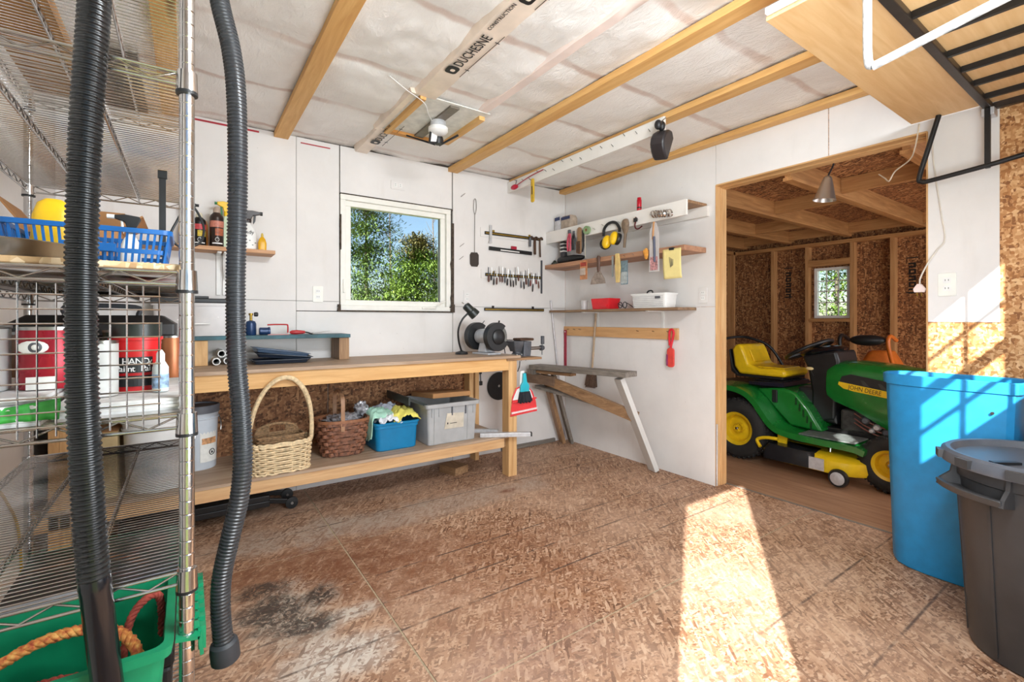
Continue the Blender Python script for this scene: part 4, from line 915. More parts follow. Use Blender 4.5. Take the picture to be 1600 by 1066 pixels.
MB().lathe([(.008, .094), (.008, .125), (.013, .127), (.013, .14)], (.335, 3.40, 1.1025), 12).build('valve', BRASS, bt)
MB().lathe([(.010, .0), (.014, .004), (.014, .02), (.010, .024)], (.352, 3.40, 1.235), 14, RY90).build('valve_knob', BLACKP, bt)
tag(MB().lathe([(.020, 0), (.024, .004), (.024, .05), (.027, .052), (.027, .062), (.02, .064)], (.378, 3.37, 1.1275), 18, RY90).build('bottle_cap_tool', BLU), 'small blue cylinder lying beside the torch', 'cylinder')
REDH = pm('red_handle', (184, 40, 46), .4, 0, .06)
fl_ = thing('plaster_float', 'red-handled float tool standing on the teal shelf', 'float', (.50, 3.37, 1.102))
MB().tube(spline([(.425, 3.37, 1.168), (.48, 3.37, 1.17), (.535, 3.37, 1.169), (.545, 3.37, 1.16), (.545, 3.37, 1.115)], 4), .0045, 8).build('handle', REDH, fl_)
MB().box(.425, 3.345, 1.1025, .55, 3.395, 1.108).build('blade', pm('pale_red_plate', (196, 132, 128), .4), fl_, 0)
tr = thing('pointing_trowel', 'pointing trowel with red wooden grip on the teal shelf', 'trowel', (.62, 3.36, 1.102))
MB().lathe([(.006, 0), (.013, .012), (.015, .04), (.012, .07), (.009, .092), (.006, .094)], (.555, 3.36, 1.1185), 14, RY90).build('grip', REDH, tr)
MB().tube(spline([(.648, 3.36, 1.1185), (.67, 3.36, 1.114), (.685, 3.36, 1.108), (.70, 3.36, 1.1075)], 4), .005, 8).build('tang', BLACKM, tr)
MB().prism([(.69, 3.33), (.70, 3.395), (.81, 3.36)], 0, .002, Matrix.Translation((0, 0, 1.1065))).xf(Matrix.Translation((.69, 0, 1.1065)) @ Matrix.Rotation(R(-9), 4, 'Y') @ Matrix.Translation((-.69, 0, -1.1065))).build('blade', STEEL, tr, 0)
for i, (x, z, y, lb) in enumerate(((.145, TZ+.024, 3.30, 'white plastic pipe end lying foremost under the teal shelf'), (.205, TZ+.024, 3.33, 'white plastic pipe lying right of the foremost pipe'), (.175, TZ+.066, 3.36, 'white plastic pipe resting on the two lower pipes'))):
    tag(MB().lathe([(.0235, 0), (.0235, .03), (.0215, .031), (.0215, .19), (.0165, .19), (.0165, 0)], (x, y, z), 20, RX90).xf(Matrix.Translation((0, .19, 0))).build('pipe', WHITEP), lb, 'pipe', 'white pipes under the teal shelf')
DKB = pm('dark_blue_tray', (40, 48, 62), .35, 0, .08)
for i, (x, y, z, a, b, lb) in enumerate(((.49, 3.30, TZ+.002, 0, 0, 'dark paint tray flat on the bench under the others'), (.515, 3.33, TZ+.028, -3, 6, 'dark blue paint tray tilted on top of the pile'), (.50, 3.35, TZ+.053, 3, 9, 'steel blue paint tray uppermost under the teal shelf'))):
    p_t = thing('paint_tray', lb, 'paint tray', (x, y, z), R(a))
    g_ = lambda zz, e, k: [(q[0], q[1], zz + k*(q[0]+.16)*.05) for q in rrect(-.16-e, -.09-e, .155+e, .09+e, .015)]
    m_ = Matrix.Rotation(R(b), 4, 'Y')
    MB().loft([g_(0, -.012, 0), g_(.022, 0, 0), g_(.022, .008, 0), g_(.025, .008, 0), g_(.024, -.004, 0), g_(.004, -.016, 0)]).xf(m_).build('body', DKB if i < 2 else pm('steel_blue_tray', (86, 104, 128), .35), p_t, local=True)
# bench grinder
GX, GY_ = 1.965, 3.19
gr = thing('bench_grinder', 'bench grinder with black wheel guards and silver motor', 'bench grinder', (GX, GY_, TZ))
ax = Vector((.12, -.993, 0)).normalized(); pr_ = Vector((.993, .12, 0)); gm_ = Matrix((pr_, Vector((0,0,1)), ax)).transposed()     # wheel axis
C0 = Vector((GX, GY_, 1.068))
SILV = pm('silver_paint', (198, 200, 204), .35, .3)
MB().cbox((GX, GY_, TZ+.008), (.21, .13, .016), Matrix.Rotation(math.atan2(ax.y, ax.x), 3, 'Z')).build('base_plate', SILV, gr, 0, bev=.004)
MB().loft([[C0+ax*sx*w+pr_*sy*d+Vector((0, 0, z)) for sx, sy in ((-1,-1),(1,-1),(1,1),(-1,1))] for z, w, d in ((-.124, .05, .05), (-.05, .04, .04))]).build('pedestal', SILV, gr, 0, bev=.006)
MB().lathe([(.045, -.088), (.058, -.084), (.062, -.03), (.062, .03), (.058, .084), (.045, .088)], C0, 28, gm_).build('motor', SILV, gr)
for s, nm in ((-.125, 'far'), (.125, 'near')):
    g1 = MB(); rg = []
    for k in range(33):
        a = R(48 + 285*k/32); c, sn = math.cos(a), math.sin(a); q = lambda r, w: C0+ax*(s+w)+pr_*r*c+Vector((0, 0, r*sn))
        rg.append([q(.035, -.026), q(.112, -.026), q(.112, .026), q(.035, .026)])
    gd = g1.loft(rg).build('wheel_guard', BLACKP, gr, 35, bev=.003)
    MB().lathe([(.06, .0), (.06, .008), (.045, .02), (.012, .026)], C0+ax*(s+.026*(1 if s > 0 else -1)), 24, gm_ if s > 0 else gm_ @ Matrix.Rotation(math.pi, 3, 'X')).build('guard_cap', BLACKP, gd)
    MB().lathe([(.100, -.011), (.100, .011)], C0+ax*s, 32, gm_).build('grinding_wheel', pm('grinding_stone', (120, 118, 114), .9), gd)
    MB().cbox(C0+ax*s+pr_*.13+Vector((0, 0, -.028)), (.04, .05, .006), Matrix.Rotation(math.atan2(ax.y, ax.x), 3, 'Z')).build('tool_rest', BLACKM, gd, 0)
    MB().beam(C0+ax*s*.9+pr_*.03+Vector((0, 0, .085)), C0+ax*s*.75+pr_*.055+Vector((0, 0, .125)), .012, .006).build('eye_shield_arm', BLACKM, gd, 0)
MB().tube(spline([C0+ax*.10+pr_*.07+Vector((0, 0, -.05)), (GX+.10, GY_-.10, 1.0), (GX+.115, GY_-.09, .96), (GX+.12, GY_-.09, .932)], 6), .004, 8).build('power_cord', BLACKP, gr)
# gooseneck lamp
lp = thing('gooseneck_lamp', 'black gooseneck lamp standing behind the grinder', 'lamp', (1.80, 3.30, TZ))
MB().lathe([(.05, 0), (.052, .004), (.045, .018), (.014, .026), (.010, .03)], (1.80, 3.30, TZ), 24).build('base', BLACKP, lp)
MB().tube(spline([(1.80, 3.30, .95), (1.765, 3.28, 1.03), (1.75, 3.26, 1.12), (1.775, 3.245, 1.20), (1.825, 3.235, 1.255)], 8), .0075, 10).build('gooseneck', BLACKM, lp)
hd = Vector((.62, -.18, -.62)).normalized(); hm = hd.to_track_quat('Z', 'Y').to_matrix()
MB().lathe([(.012, -.005), (.030, 0), (.034, .012), (.034, .06), (.040, .066), (.043, .10), (.043, .115), (.038, .115), (.036, .07)], (1.805, 3.245, 1.315), 24, hm, cap=False).build('lamp_shade', pm('dark_green_black', (34, 40, 38), .35), lp)
MB().tube([(1.793, 3.248, 1.327), (1.777, 3.252, 1.338)], .004, 8).build('switch', STEEL, lp)
MB().ell((1.84, 3.232, 1.28), .026, .026, .03).build('bulb', WHITEP, lp)
# vise
vz = thing('bench_vise', 'grey iron bench vise clamped at the right end of the bench', 'vise', (2.22, 3.10, .9045))
MB().lathe([(.055, 0), (.058, .006), (.05, .014), (.035, .03), (.035, .045)], (2.20, 3.10, .9045), 22).build('swivel_base', IRON, vz)
MB().loft([[(x, y, z) for x, y in rrect(2.155-e, 3.06-e, 2.225, 3.14+e, .012)] for z, e in ((.945, .0), (.975, .008), (1.005, .025), (1.03, .028))]).build('fixed_jaw', IRON, vz, bev=.003)
MB().loft([[(x, y, z) for x, y in rrect(2.232, 3.05-e, 2.305+e, 3.15+e, .01)] for z, e in ((.90, 0), (.96, .004), (1.025, .006))]).build('moving_jaw', IRON, vz, bev=.003)
MB().box(2.195, 3.045, 1.031, 2.335, 3.155, 1.052).build('jaw_cap', RUST, vz, 0, bev=.008)
MB().lathe([(.014, 0), (.014, .16)], (2.30, 3.10, .965), 14, RY90).build('screw', STEEL, vz)
MB().lathe([(.022, 0), (.024, .02), (.018, .035)], (2.44, 3.10, .965), 14, RY90).build('screw_head', IRON, vz)
MB().tube([(2.46, 3.10, .905), (2.465, 3.10, 1.06)], .006, 8).build('tommy_bar', STEEL, vz); MB().box(2.452, 3.088, .995, 2.478, 3.112, 1.065).build('bar_grip', IRON, vz, 0, bev=.004)
for x in (2.17, 2.215, 2.26): MB().lathe([(.004, -.035), (.004, .012), (.008, .013), (.008, .02)], (x, 3.06, .904), 8).build('bolt', STEEL, vz)
tag(MB().box(2.44, 3.545, .943, 2.60, 3.569, .985).build('wall_block', PINE['x'], bev=.002), 'short pine block fixed to the wall behind the vise', 'block')

# ---- beside the bench leg: dustpan, brush, saw blade on the wall
DR = pm('red_dustpan', (226, 58, 62), .4, 0, .05); TURQ = pm('turquoise_plastic', (38, 178, 196), .35)
dp = thing('dustpan', 'red and white dustpan hanging from the bench leg', 'dustpan', (2.13, 2.93, .47))
m_ = frame((2.135, 2.935, .46), Vector((1, -.12, .02)), (0, 0, 1))
MB().prism([(-.105, 0), (.135, .02), (.125, .10), (.095, .18), (.05, .225), (0, .235), (-.05, .215), (-.085, .15)], -.006, 0, m_).build('pan', DR, dp, 0, bev=.003)
MB().prism([(-.085, .125), (.095, .13), (.075, .185), (.045, .215), (0, .226), (-.045, .207), (-.072, .155)], .0005, .006, m_).build('pan_panel', WHITEP, dp, 0, bev=.002)
MB().prism([(-.095, .105), (.125, .12), (.123, .132), (-.09, .12)], .0005, .014, m_).build('lip', DR, dp, 0, bev=.003)
MB().prism([(-.10, .02), (.13, .038), (.13, .052), (-.098, .035)], .0005, .012, m_).build('stripe', pm('pale_pink_plastic', (240, 214, 214), .5), dp, 0, bev=.002)
MB().prism([(-.022, .22), (.03, .225), (.02, .345), (-.012, .345)], -.004, .006, m_).build('handle', WHITEP, dp, 0, bev=.003)
hb_ = thing('hand_brush', 'turquoise hand brush with black bristles on the dustpan', 'brush', (2.135, 2.92, .58))
m2 = m_ @ Matrix.Translation((.01, .0, .02))
MB().prism([(-.038, .185), (.042, .187), (.04, .235), (.022, .262), (.014, .33), (-.01, .33), (-.016, .262), (-.036, .232)], -.008, .010, m2).build('handle', TURQ, hb_, 0, bev=.005)
mb = MB()
for k in range(14):
    for r_ in range(3):
        a = -.036 + .078*k/13; mb.beam(m2 @ Vector((a, .187, -.006+.006*r_)), m2 @ Vector((a*1.5, .105+.008*math.sin(k*2.1), -.008+.009*r_)), .006, .006)
mb.build('bristles', pm('black_bristle', (34, 36, 44), .8), hb_, 0)
tag(MB().tube(spline([(2.10, 2.950, .80), (2.11, 2.94, .84), (2.12, 2.948, .88)], 4), .004, 6).build('hanging_loop', BLACKP), 'black loop holding the dustpan on the bench leg', 'loop')
tag(MB().lathe([(.012, -.002), (.127, -.002), (.127, .002), (.012, .002)], (2.33, 3.562, .60), 44, RX90, cap=False).build('saw_blade', pm('dark_blade', (38, 38, 40), .4, .4)), 'large round dark blade hung on the wall below the bench', 'blade')
sp_ = thing('hanging_brush', 'thin black brush hanging on the wall under the bench', 'brush', (2.135, 3.56, .63))
MB().box(2.12, 3.555, .72, 2.145, 3.569, .80).build('handle', BLACKP, sp_, 0, bev=.004); MB().tube([(2.133, 3.562, .73), (2.136, 3.562, .655)], .004, 8).build('rod', BLACKM, sp_); MB().box(2.122, 3.556, .62, 2.152, 3.568, .658).build('tip', BLACKP, sp_, 0, bev=.004)
# ---- shelf with sprays on the back wall, left of the window
sh = thing('wall_shelf', 'pine wall shelf holding spray cans left of the window', 'wall shelf', (-.05, 3.48, 1.63))
MB().box(-.58, 3.392, 1.628, .475, 3.568, 1.652).build('board', wood('wall_shelf_pine', (214, 166, 124), (178, 128, 88), 'x'), sh, 0, bev=.002)
MB().box(.19, 3.558, 1.36, .215, 3.569, 1.627).box(.19, 3.42, 1.615, .215, 3.558, 1.627).build('bracket', WHITEP, sh, 0, bev=.002)
MB().beam((.2025, 3.555, 1.46), (.2025, 3.43, 1.61), .012, .006).build('bracket_brace', WHITEP, sh, 0)
MB().box(.155, 3.558, 1.36, .178, 3.569, 1.627).box(.155, 3.42, 1.615, .178, 3.558, 1.627).build('bracket', WHITEP, sh, 0, bev=.002)
PZ = 1.6525
def aerosol(name, label, x, y, r, h, body, cap, band=None, pic=None):
    t = thing(name, label, 'spray can', (x, y, PZ))
    MB().lathe([(r*.92, 0), (r, .004), (r, h*.72), (r*.92, h*.78), (r*.55, h*.85), (r*.5, h*.86)], (x, y, PZ), 24).build('body', body, t)
    MB().lathe([(r*.52, h*.86), (r*.52, h*.95), (r*.35, h), (r*.2, h)], (x, y, PZ), 16).build('cap', cap, t)
    if band: curved(x, y, r*1.004, 190, 350, PZ+h*.48, PZ+h*.64).build('label_band', band, t, 0)
    if pic: curved(x, y, r*1.004, 255, 330, PZ+h*.27, PZ+h*.45).build('label_picture', pic, t, 0)
    curved(x, y, r*1.004, 230, 320, PZ+h*.06, PZ+h*.09).build('label_line', WHITEP, t, 0)
    MB().tube([(x+r*1.0*math.cos(R(q)), y+r*1.0*math.sin(R(q)), PZ+h*.17+.012*s_) for q, s_ in ((255, 0), (262, .8), (272, 1), (282, .8), (288, 0), (282, -.8), (272, -1), (262, -.8))], .0014, 5, closed=True).build('label_emblem', WHITEP, t)
    return t
trigger_bottle('spray_bottle', 'clear trigger spray bottle with black head beside the rack post', .0, 3.47, PZ, .265, .033, pm('smoky_clear_bottle', (196, 198, 198), .25), BLACKP, BLACKP, 0, pm('blue_band_label', (96, 150, 190), .5, 0, .35, 20))
aerosol('spray_can', 'black aerosol can with red and yellow label on the wall shelf', .062, 3.435, .036, .200, pm('black_can', (26, 24, 24), .3, .2), pm('cream_cap', (222, 214, 190), .5), pm('red_label', (196, 66, 70), .5, 0, .15, 60), pm('yellow_label', (206, 178, 44), .5, 0, .2, 60))
aerosol('spray_can', 'taller brown black aerosol can with bronze label on the wall shelf', .152, 3.43, .0375, .245, pm('dark_brown_can', (50, 36, 32), .3, .2), pm('taupe_cap', (176, 156, 140), .5), pm('copper_label', (196, 124, 104), .5, 0, .15, 60), pm('orange_brown_label', (176, 96, 62), .5, 0, .25, 60))
tag(MB().loft([[(x, y, PZ+z) for x, y in rrect(.075-w, 3.515-.02, .075+w, 3.515+.02, .012)] for z, w in ((0, .034), (.14, .034), (.165, .026))]).build('oil_jug', pm('orange_plastic', (222, 136, 40), .4)), 'orange jug standing behind the two aerosol cans', 'jug')
trigger_bottle('spray_bottle', 'bottle with yellow and green spray head on the wall shelf', .205, 3.47, PZ, .295, .034, pm('pale_green_bottle', (206, 220, 190), .4), YEL, pm('green_trigger', (24, 120, 60), .4), R(180))
t = trigger_bottle('spray_bottle', 'white spray bottle with dark head right of the hose', .325, 3.46, PZ, .255, .048, WHITEP, pm('dark_brown_head', (48, 36, 34), .4), BLACKP, 0)
text('lettering', 'ndy', .034, frame((.325-.018, 3.46-.031, PZ+.10), (1, 0, 0), (0, 0, 1)), INK, t, .0004)
for q in range(5): MB().ell((.30+.016*q, 3.46-.030, PZ+.03+.014*(q % 3)), .005, .001, .003, 8, 5).build('leaf_print', pm('dark_green_print', (60, 80, 50), .5), t)
yb2 = thing('squeeze_bottle', 'small yellow squeeze bottle at the right end of the wall shelf', 'bottle', (.405, 3.45, PZ))
MB().loft([[(x, y, PZ+z) for x, y in rrect(.405-w, 3.45-w*.7, .405+w, 3.45+w*.7, w*.5)] for z, w in ((0, .024), (.05, .025), (.075, .018), (.09, .008))]).build('body', pm('yellow_amber_plastic', (236, 176, 10), .35), yb2)
MB().lathe([(.008, .09), (.008, .104), (.003, .115)], (.405, 3.45, PZ), 12).build('cap', pm('amber_cap', (220, 190, 90), .4), yb2)
def outlet(name, label, m, mat=VINYL):
    t = thing(name, label, 'outlet', m.translation)
    MB().prism(rrect(-.035, -.058, .035, .058, .006), .0008, .006, m).build('cover_plate', mat, t, 0, bev=.0015)
    for z in (-.02, .02):
        s = MB().prism(rrect(-.016, z-.014, .016, z+.014, .006), .006, .008, m).build('socket', WHITEP, t, 0)
        for x in (-.006, .006): MB().prism([(x-.0012, z-.002), (x+.0012, z-.002), (x+.0012, z+.006), (x-.0012, z+.006)], .008, .0085, m).build('slot', INK, s, 0)
    return t
outlet('wall_outlet', 'white wall outlet left of the window', frame((.775, BY, 1.385), (1, 0, 0), (0, 0, 1)))
outlet('wall_outlet', 'painted-over outlet high on the wall above the window', frame((1.375, BY, 2.267), (0, 0, 1), (-1, 0, 0)), WHITE)
outlet('wall_outlet', 'pale outlet on the back wall right of the window', frame((2.0, BY, 1.40), (1, 0, 0), (0, 0, 1)), WHITE)

# ================================================================ RIGHT WALL: SHELVES, HANGING TOOLS
WSH = white_wall('white_painted_shelf', (240, 236, 230))
s1 = thing('tool_shelf', 'white box shelf with nails for tools, topmost on the right wall', 'wall shelf', (3.01, 2.79, 1.94))
MB().box(2.90, 2.005, 2.030, 3.128, 3.568, 2.050).build('top_board', OLDWOOD['y'], s1, 0)
MB().box(2.882, 2.005, 1.940, 2.8995, 3.568, 2.052).build('fascia', WSH, s1, 0, bev=.002)
MB().box(3.10, 1.985, 1.955, 3.129, 3.568, 2.0295).build('wall_cleat', WSH, s1, 0)
MB().box(2.90, 2.02, 2.0505, 3.10, 3.56, 2.0525).build('top_paint', WSH, s1, 0)
def nail(mb, p, d, L=.03): 
    p = Vector(p); d = Vector(d).normalized(); return mb.tube([p, p+d*L], .0018, 6)
mb = MB()
for y in (3.20, 3.06, 2.98, 2.90, 2.80, 2.72, 2.62, 2.54, 2.43, 2.30, 2.22): nail(mb, (2.883, y, 1.985+.01*math.sin(y*30)), (-1, 0, .35))
mb.build('nails', STEEL, s1)
s2 = thing('tool_shelf', 'raw wood shelf below the white box shelf on the right wall', 'wall shelf', (3.0, 2.79, 1.69))
MB().box(2.865, 2.01, 1.692, 3.129, 3.568, 1.73).build('board', wood('raw_shelf_wood', (196, 150, 116), (150, 104, 78), 'y'), s2, 0, bev=.002)
mb = MB()
for y in (3.04, 2.82, 2.66, 2.55, 2.46, 2.33): nail(mb, (2.866, y, 1.705), (-1, 0, .3), .024)
mb.build('nails', STEEL, s2)
s3 = thing('tool_shelf', 'thin lowest wooden shelf on white brackets on the right wall', 'wall shelf', (3.02, 2.80, 1.27))
MB().box(2.905, 2.09, 1.272, 3.129, 3.55, 1.292).build('board', wood('thin_shelf_wood', (158, 128, 96), (112, 84, 60), 'y'), s3, 0, bev=.002)
for y in (3.11, 2.39):
    MB().box(3.122, y-.012, 1.08, 3.1295, y+.012, 1.271).box(2.93, y-.012, 1.264, 3.122, y+.012, 1.2715).build('bracket', WHITEP, s3, 0)
rl = thing('hanging_rail', 'pine rail for tools under the lowest shelf on the right wall', 'wall rail', (3.12, 2.9, 1.05))
MB().box(3.108, 2.24, 1.045, 3.1295, 3.565, 1.135).build('board', wood('rail_pine', (222, 174, 120), (200, 150, 98), 'y'), rl, 0, bev=.002)
mb = MB()
for y in (3.49, 3.40, 3.32, 2.62, 2.46, 2.32): nail(mb, (3.109, y, 1.105), (-1, 0, .2), .03)
mb.build('nails', BLACKM, rl)
# on the topmost shelf
PKT = pm('white_blue_packet', (206, 204, 206), .5, 0, .1, 30); NAVY = pm('navy_print', (40, 52, 92), .5)
for (y0, y1, x0, h, m, lb) in ((3.45, 3.54, 2.96, .155, PKT, 'white and navy packet against the back wall on the box shelf'), (3.30, 3.44, 2.955, .14, pm('tan_packet', (186, 168, 150), .6, 0, .15, 20), 'tan packet with navy top on the box shelf')):
    p_ = thing('packet', lb, 'packet', (x0+.06, (y0+y1)/2, 2.0535))
    MB().loft([[(x, y, 2.0535+z) for x, y in rrect(x0+e, y0+e, x0+.10-e, y1-e, .012)] for z, e in ((0, .004), (.01, 0), (h*.8, .002), (h, .012))]).build('body', m, p_)
    MB().box(x0-.0015, y0+.008, 2.0535+h*.72, x0+.003, y1-.01, 2.0535+h*.92).build('print_band', NAVY, p_, 0)
rf = thing('flashlight', 'red cylindrical flashlight standing on the box shelf', 'flashlight', (2.895, 2.45, 2.053))
MB().lathe([(.017, 0), (.019, .003), (.019, .085), (.016, .092), (.016, .105), (.012, .107)], (2.915, 2.45, 2.053), 18).build('body', pm('red_enamel', (192, 22, 44), .3), rf)
MB().lathe([(.0192, .02), (.0192, .03)], (2.915, 2.45, 2.053), 18).build('ring', BLACKP, rf)
# hanging from the fascia
def hangthing(name, label, cat, y, z, x=2.866): return thing(name, label, cat, (x, y, z))
FW = lambda y, z, x=2.864: frame((x, y, z), (0, -1, 0), (0, 0, 1))          # faces the room: reading direction -Y
t = hangthing('pliers', 'pliers with pink red grips hanging on the box shelf', 'pliers', 3.205, 1.82)
for s in (-1, 1):
    MB().tube(spline([(2.862, 3.205+s*.004, 1.985), (2.858, 3.205+s*.016, 1.94), (2.856, 3.205+s*.02, 1.88), (2.856, 3.205+s*.012, 1.825)], 5), .010, 8).build('grip', pm('pink_red_grip', (206, 74, 96), .5, 0, .2, 60), t)
MB().box(2.852, 3.19, 1.985, 2.868, 3.22, 2.02).build('jaw', IRON, t, 0, bev=.004)
t = hangthing('pliers', 'dark pliers hanging right of the pink-gripped pair', 'pliers', 3.15, 1.80)
for s in (-1, 1): MB().tube(spline([(2.858, 3.145+s*.004, 1.97), (2.856, 3.145+s*.014, 1.92), (2.856, 3.145+s*.012, 1.83)], 5), .008, 8).build('grip', BLACKP, t)
MB().box(2.852, 3.133, 1.97, 2.866, 3.157, 2.0).build('jaw', IRON, t, 0, bev=.004)
t = hangthing('wooden_brush', 'brown wooden brush hanging on the box shelf', 'brush', 3.07, 1.78)
MB().prism(rrect(-.022, 0, .022, .235, .018), -.006, .012, FW(3.07, 1.785, 2.862)).build('back', OLDWOOD['z'], t, 0, bev=.004)
MB().prism(rrect(-.018, .005, .018, .11, .008), .012, .028, FW(3.07, 1.785, 2.862)).build('bristles', pm('brown_bristle', (88, 62, 46), .8, 0, .2, 80), t, 0)
MB().tube([(2.87, 3.035, 1.99), (2.868, 3.032, 1.85), (2.866, 3.04, 1.80)], .008, 8).build('side_strap', BLACKP, t)
t = hangthing('tape_roll', 'green tape roll hanging from a nail on the box shelf', 'tape roll', 2.98, 1.94)
tm = FW(2.98, 1.982, 2.862).to_3x3()
MB().lathe([(.014, -.012), (.036, -.012), (.036, .012), (.014, .012)], (2.862, 2.98, 1.982), 28, tm, cap=False).build('tape', pm('sage_green_tape', (142, 170, 124), .6), t)
MB().lathe([(.011, -.0125), (.0145, -.0125), (.0145, .0125), (.011, .0125), (.011, -.0125)], (2.862, 2.98, 1.982), 20, tm, cap=False).build('core', OLDWOOD['z'], t)
MB().tube(spline([(2.862, 3.0, 1.955), (2.864, 3.003, 1.85), (2.86, 2.998, 1.74)], 5), .003, 6).build('string', pm('cream_string', (206, 196, 176), .8), t)
em = hangthing('ear_muffs', 'yellow ear muffs with black band hanging on the box shelf', 'ear muffs', 2.69, 1.78)
MB().tube(spline([(2.862, 2.78, 1.90), (2.862, 2.775, 1.955), (2.862, 2.735, 1.992), (2.862, 2.685, 2.0), (2.862, 2.64, 1.985), (2.862, 2.61, 1.945), (2.862, 2.605, 1.91)], 6), .012, 8).build('headband', BLACKP, em)
for y, z, m in ((2.735, 1.845, 1), (2.655, 1.865, -1)):
    mm = Euler((R(20*m), R(-75), R(0))).to_matrix()
    c_ = MB().ell((2.85, y, z), .058, .038, .034, 20, 10, mm).build('cup', YEL, em)
    MB().lathe([(.030, -.014), (.048, -.014), (.050, 0), (.046, .012), (.030, .014)], (2.862, y+.026*m, z-.01), 20, mm).build('cushion', BLACKP, c_)
ld = hangthing('wooden_mallet', 'worn leather-headed mallet hanging on the box shelf', 'mallet', 2.545, 1.78)
MB().loft([[(2.858+r*.55*math.cos(a), 2.54+r*math.sin(a), z) for a in [2*math.pi*k/14 for k in range(14)]] for z, r in ((1.88, .014), (1.90, .024), (1.93, .034), (1.965, .036), (1.99, .030), (2.0, .018))]).build('head', pm('worn_leather', (132, 112, 92), .7, 0, .2, 30), ld)
MB().tube([(2.858, 2.54, 1.885), (2.858, 2.552, 1.775)], [.013, .011], 10).build('handle', pm('brown_handle', (120, 100, 80), .6), ld)
hk = hangthing('hook', 'maroon steel hook hanging on the box shelf', 'hook', 2.44, 1.90)
MB().tube(spline([(2.876, 2.45, 2.0), (2.862, 2.44, 1.965), (2.858, 2.445, 1.93), (2.858, 2.43, 1.905), (2.858, 2.40, 1.905), (2.858, 2.375, 1.918)], 5), .0055, 8).build('bent_rod', pm('maroon_metal', (92, 34, 40), .5, .3), hk)
MB().box(2.852, 2.425, 1.962, 2.866, 2.455, 1.99).build('strap', BLACKP, hk, 0)
hc = hangthing('hose_clamps', 'bunch of shiny steel hose clamps on the end of the box shelf', 'hose clamps', 2.18, 1.93)
for k in range(7):
    y = 2.26-.024*k; tm2 = Euler((R(75+7*math.sin(k*2)), R(15*math.cos(k)), R(10*k))).to_matrix()
    MB().lathe([(.027, -.006), (.0285, -.006), (.0285, .006), (.027, .006), (.027, -.006)], (2.848, y, 1.985-.003*k), 22, tm2, cap=False).build('clamp_ring', CHROME, hc)
pk = hangthing('tool_packet', 'long clear tool packet with red card hanging under the clamps', 'packet', 2.265, 1.555)
MB().prism([(-.045, 0), (.045, 0), (.04, .30), (.02, .36), (-.015, .36), (-.04, .30)], 0, .004, FW(2.26, 1.56, 2.858)).build('pouch', CLEARP, pk, 0)
MB().prism(rrect(-.035, .01, .033, .11, .006), .004, .006, FW(2.26, 1.56, 2.858)).build('card', pm('red_white_card', (206, 150, 150), .6, 0, .35, 60), pk, 0)
MB().tube([(2.852, 2.252, 1.63), (2.850, 2.258, 1.82)], .009, 8).build('shank', pm('navy_shank', (54, 60, 88), .4), pk)
MB().tube([(2.854, 2.27, 1.80), (2.856, 2.262, 1.93)], .008, 8).build('grip', pm('orange_wood_grip', (196, 140, 84), .5), pk)
# hanging from the raw shelf
bp = hangthing('blister_pack', 'orange card blister pack hanging on the raw wood shelf', 'blister pack', 3.005, 1.55, 2.85)
MB().prism(rrect(-.045, 0, .045, .165, .004), 0, .003, FW(3.005, 1.553, 2.848)).build('card', pm('orange_card', (204, 140, 96), .6, 0, .15, 30), bp, 0)
MB().prism(rrect(-.032, .035, .03, .10, .01), .003, .018, FW(3.005, 1.553, 2.848)).build('bubble', pm('clear_bubble', (196, 176, 160), .15, 0, .1), bp, 0, bev=.006)
MB().prism(rrect(-.036, .115, .036, .15, .003), .003, .004, FW(3.005, 1.553, 2.848)).build('print', pm('red_print', (176, 62, 46), .5, 0, .3, 80), bp, 0)
sc_ = hangthing('scraper', 'wide metal scraper with wooden handle on the raw shelf', 'scraper', 2.83, 1.50, 2.85)
MB().prism([(-.09, 0), (.088, 0), (.075, .04), (.03, .105), (-.022, .105), (-.075, .045)], 0, .0035, FW(2.83, 1.503, 2.848)).build('blade', pm('worn_blade', (176, 158, 146), .35, .7, .2, 30), sc_, 0)
MB().loft([[FW(2.828, 1.60+z, 2.85) @ Vector((r*math.cos(a), 0, r*.7*math.sin(a))) for a in [2*math.pi*k/12 for k in range(12)]] for z, r in ((0, .012), (.03, .017), (.09, .015), (.125, .019), (.14, .012))]).build('handle', pm('dark_brown_wood', (92, 64, 50), .45, 0, .15), sc_)
sw = hangthing('hand_saw', 'small pruning saw with yellow wood handle on the raw shelf', 'saw', 2.64, 1.50, 2.85)
MB().prism([(-.012, .0), (.022, .0), (.035, .12), (.02, .235), (-.018, .235), (-.022, .12)], -.004, .012, FW(2.615, 1.50, 2.85)).build('handle', pm('yellow_beech', (222, 192, 124), .5, 0, .1), sw, 0, bev=.005)
MB().prism([(-.01, .05), (.008, .05), (.01, .22), (-.012, .22)], 0, .003, FW(2.668, 1.50, 2.852)).build('blade', STEEL, sw, 0)
p2_ = hangthing('blade_packet', 'grey blue blade packet hanging beside the saw', 'packet', 2.55, 1.48, 2.856)
MB().prism(rrect(-.036, 0, .036, .19, .004), 0, .003, FW(2.552, 1.482, 2.86)).build('card', pm('grey_blue_card', (120, 142, 152), .5, 0, .25, 40), p2_, 0)
MB().prism(rrect(-.03, .008, .03, .10, .008), .003, .006, FW(2.552, 1.482, 2.86)).build('window', pm('clear_film', (180, 186, 186), .15, 0, .15, 40), p2_, 0)
of = tag(MB().ell((2.85, 2.33, 1.70), .010, .02, .045, 12, 8).ell((2.85, 2.345, 1.715), .008, .012, .022, 10, 6).build('work_glove', pm('orange_knit', (232, 160, 70), .9, 0, .15, 60)), 'small orange tool pouch dangling beside the clear packet', 'pouch')
yp = hangthing('paper_note', 'yellow paper note with drawing clipped to the raw shelf', 'paper', 2.10, 1.49, 2.855)
mb = MB(); vs_ = []; N = 10
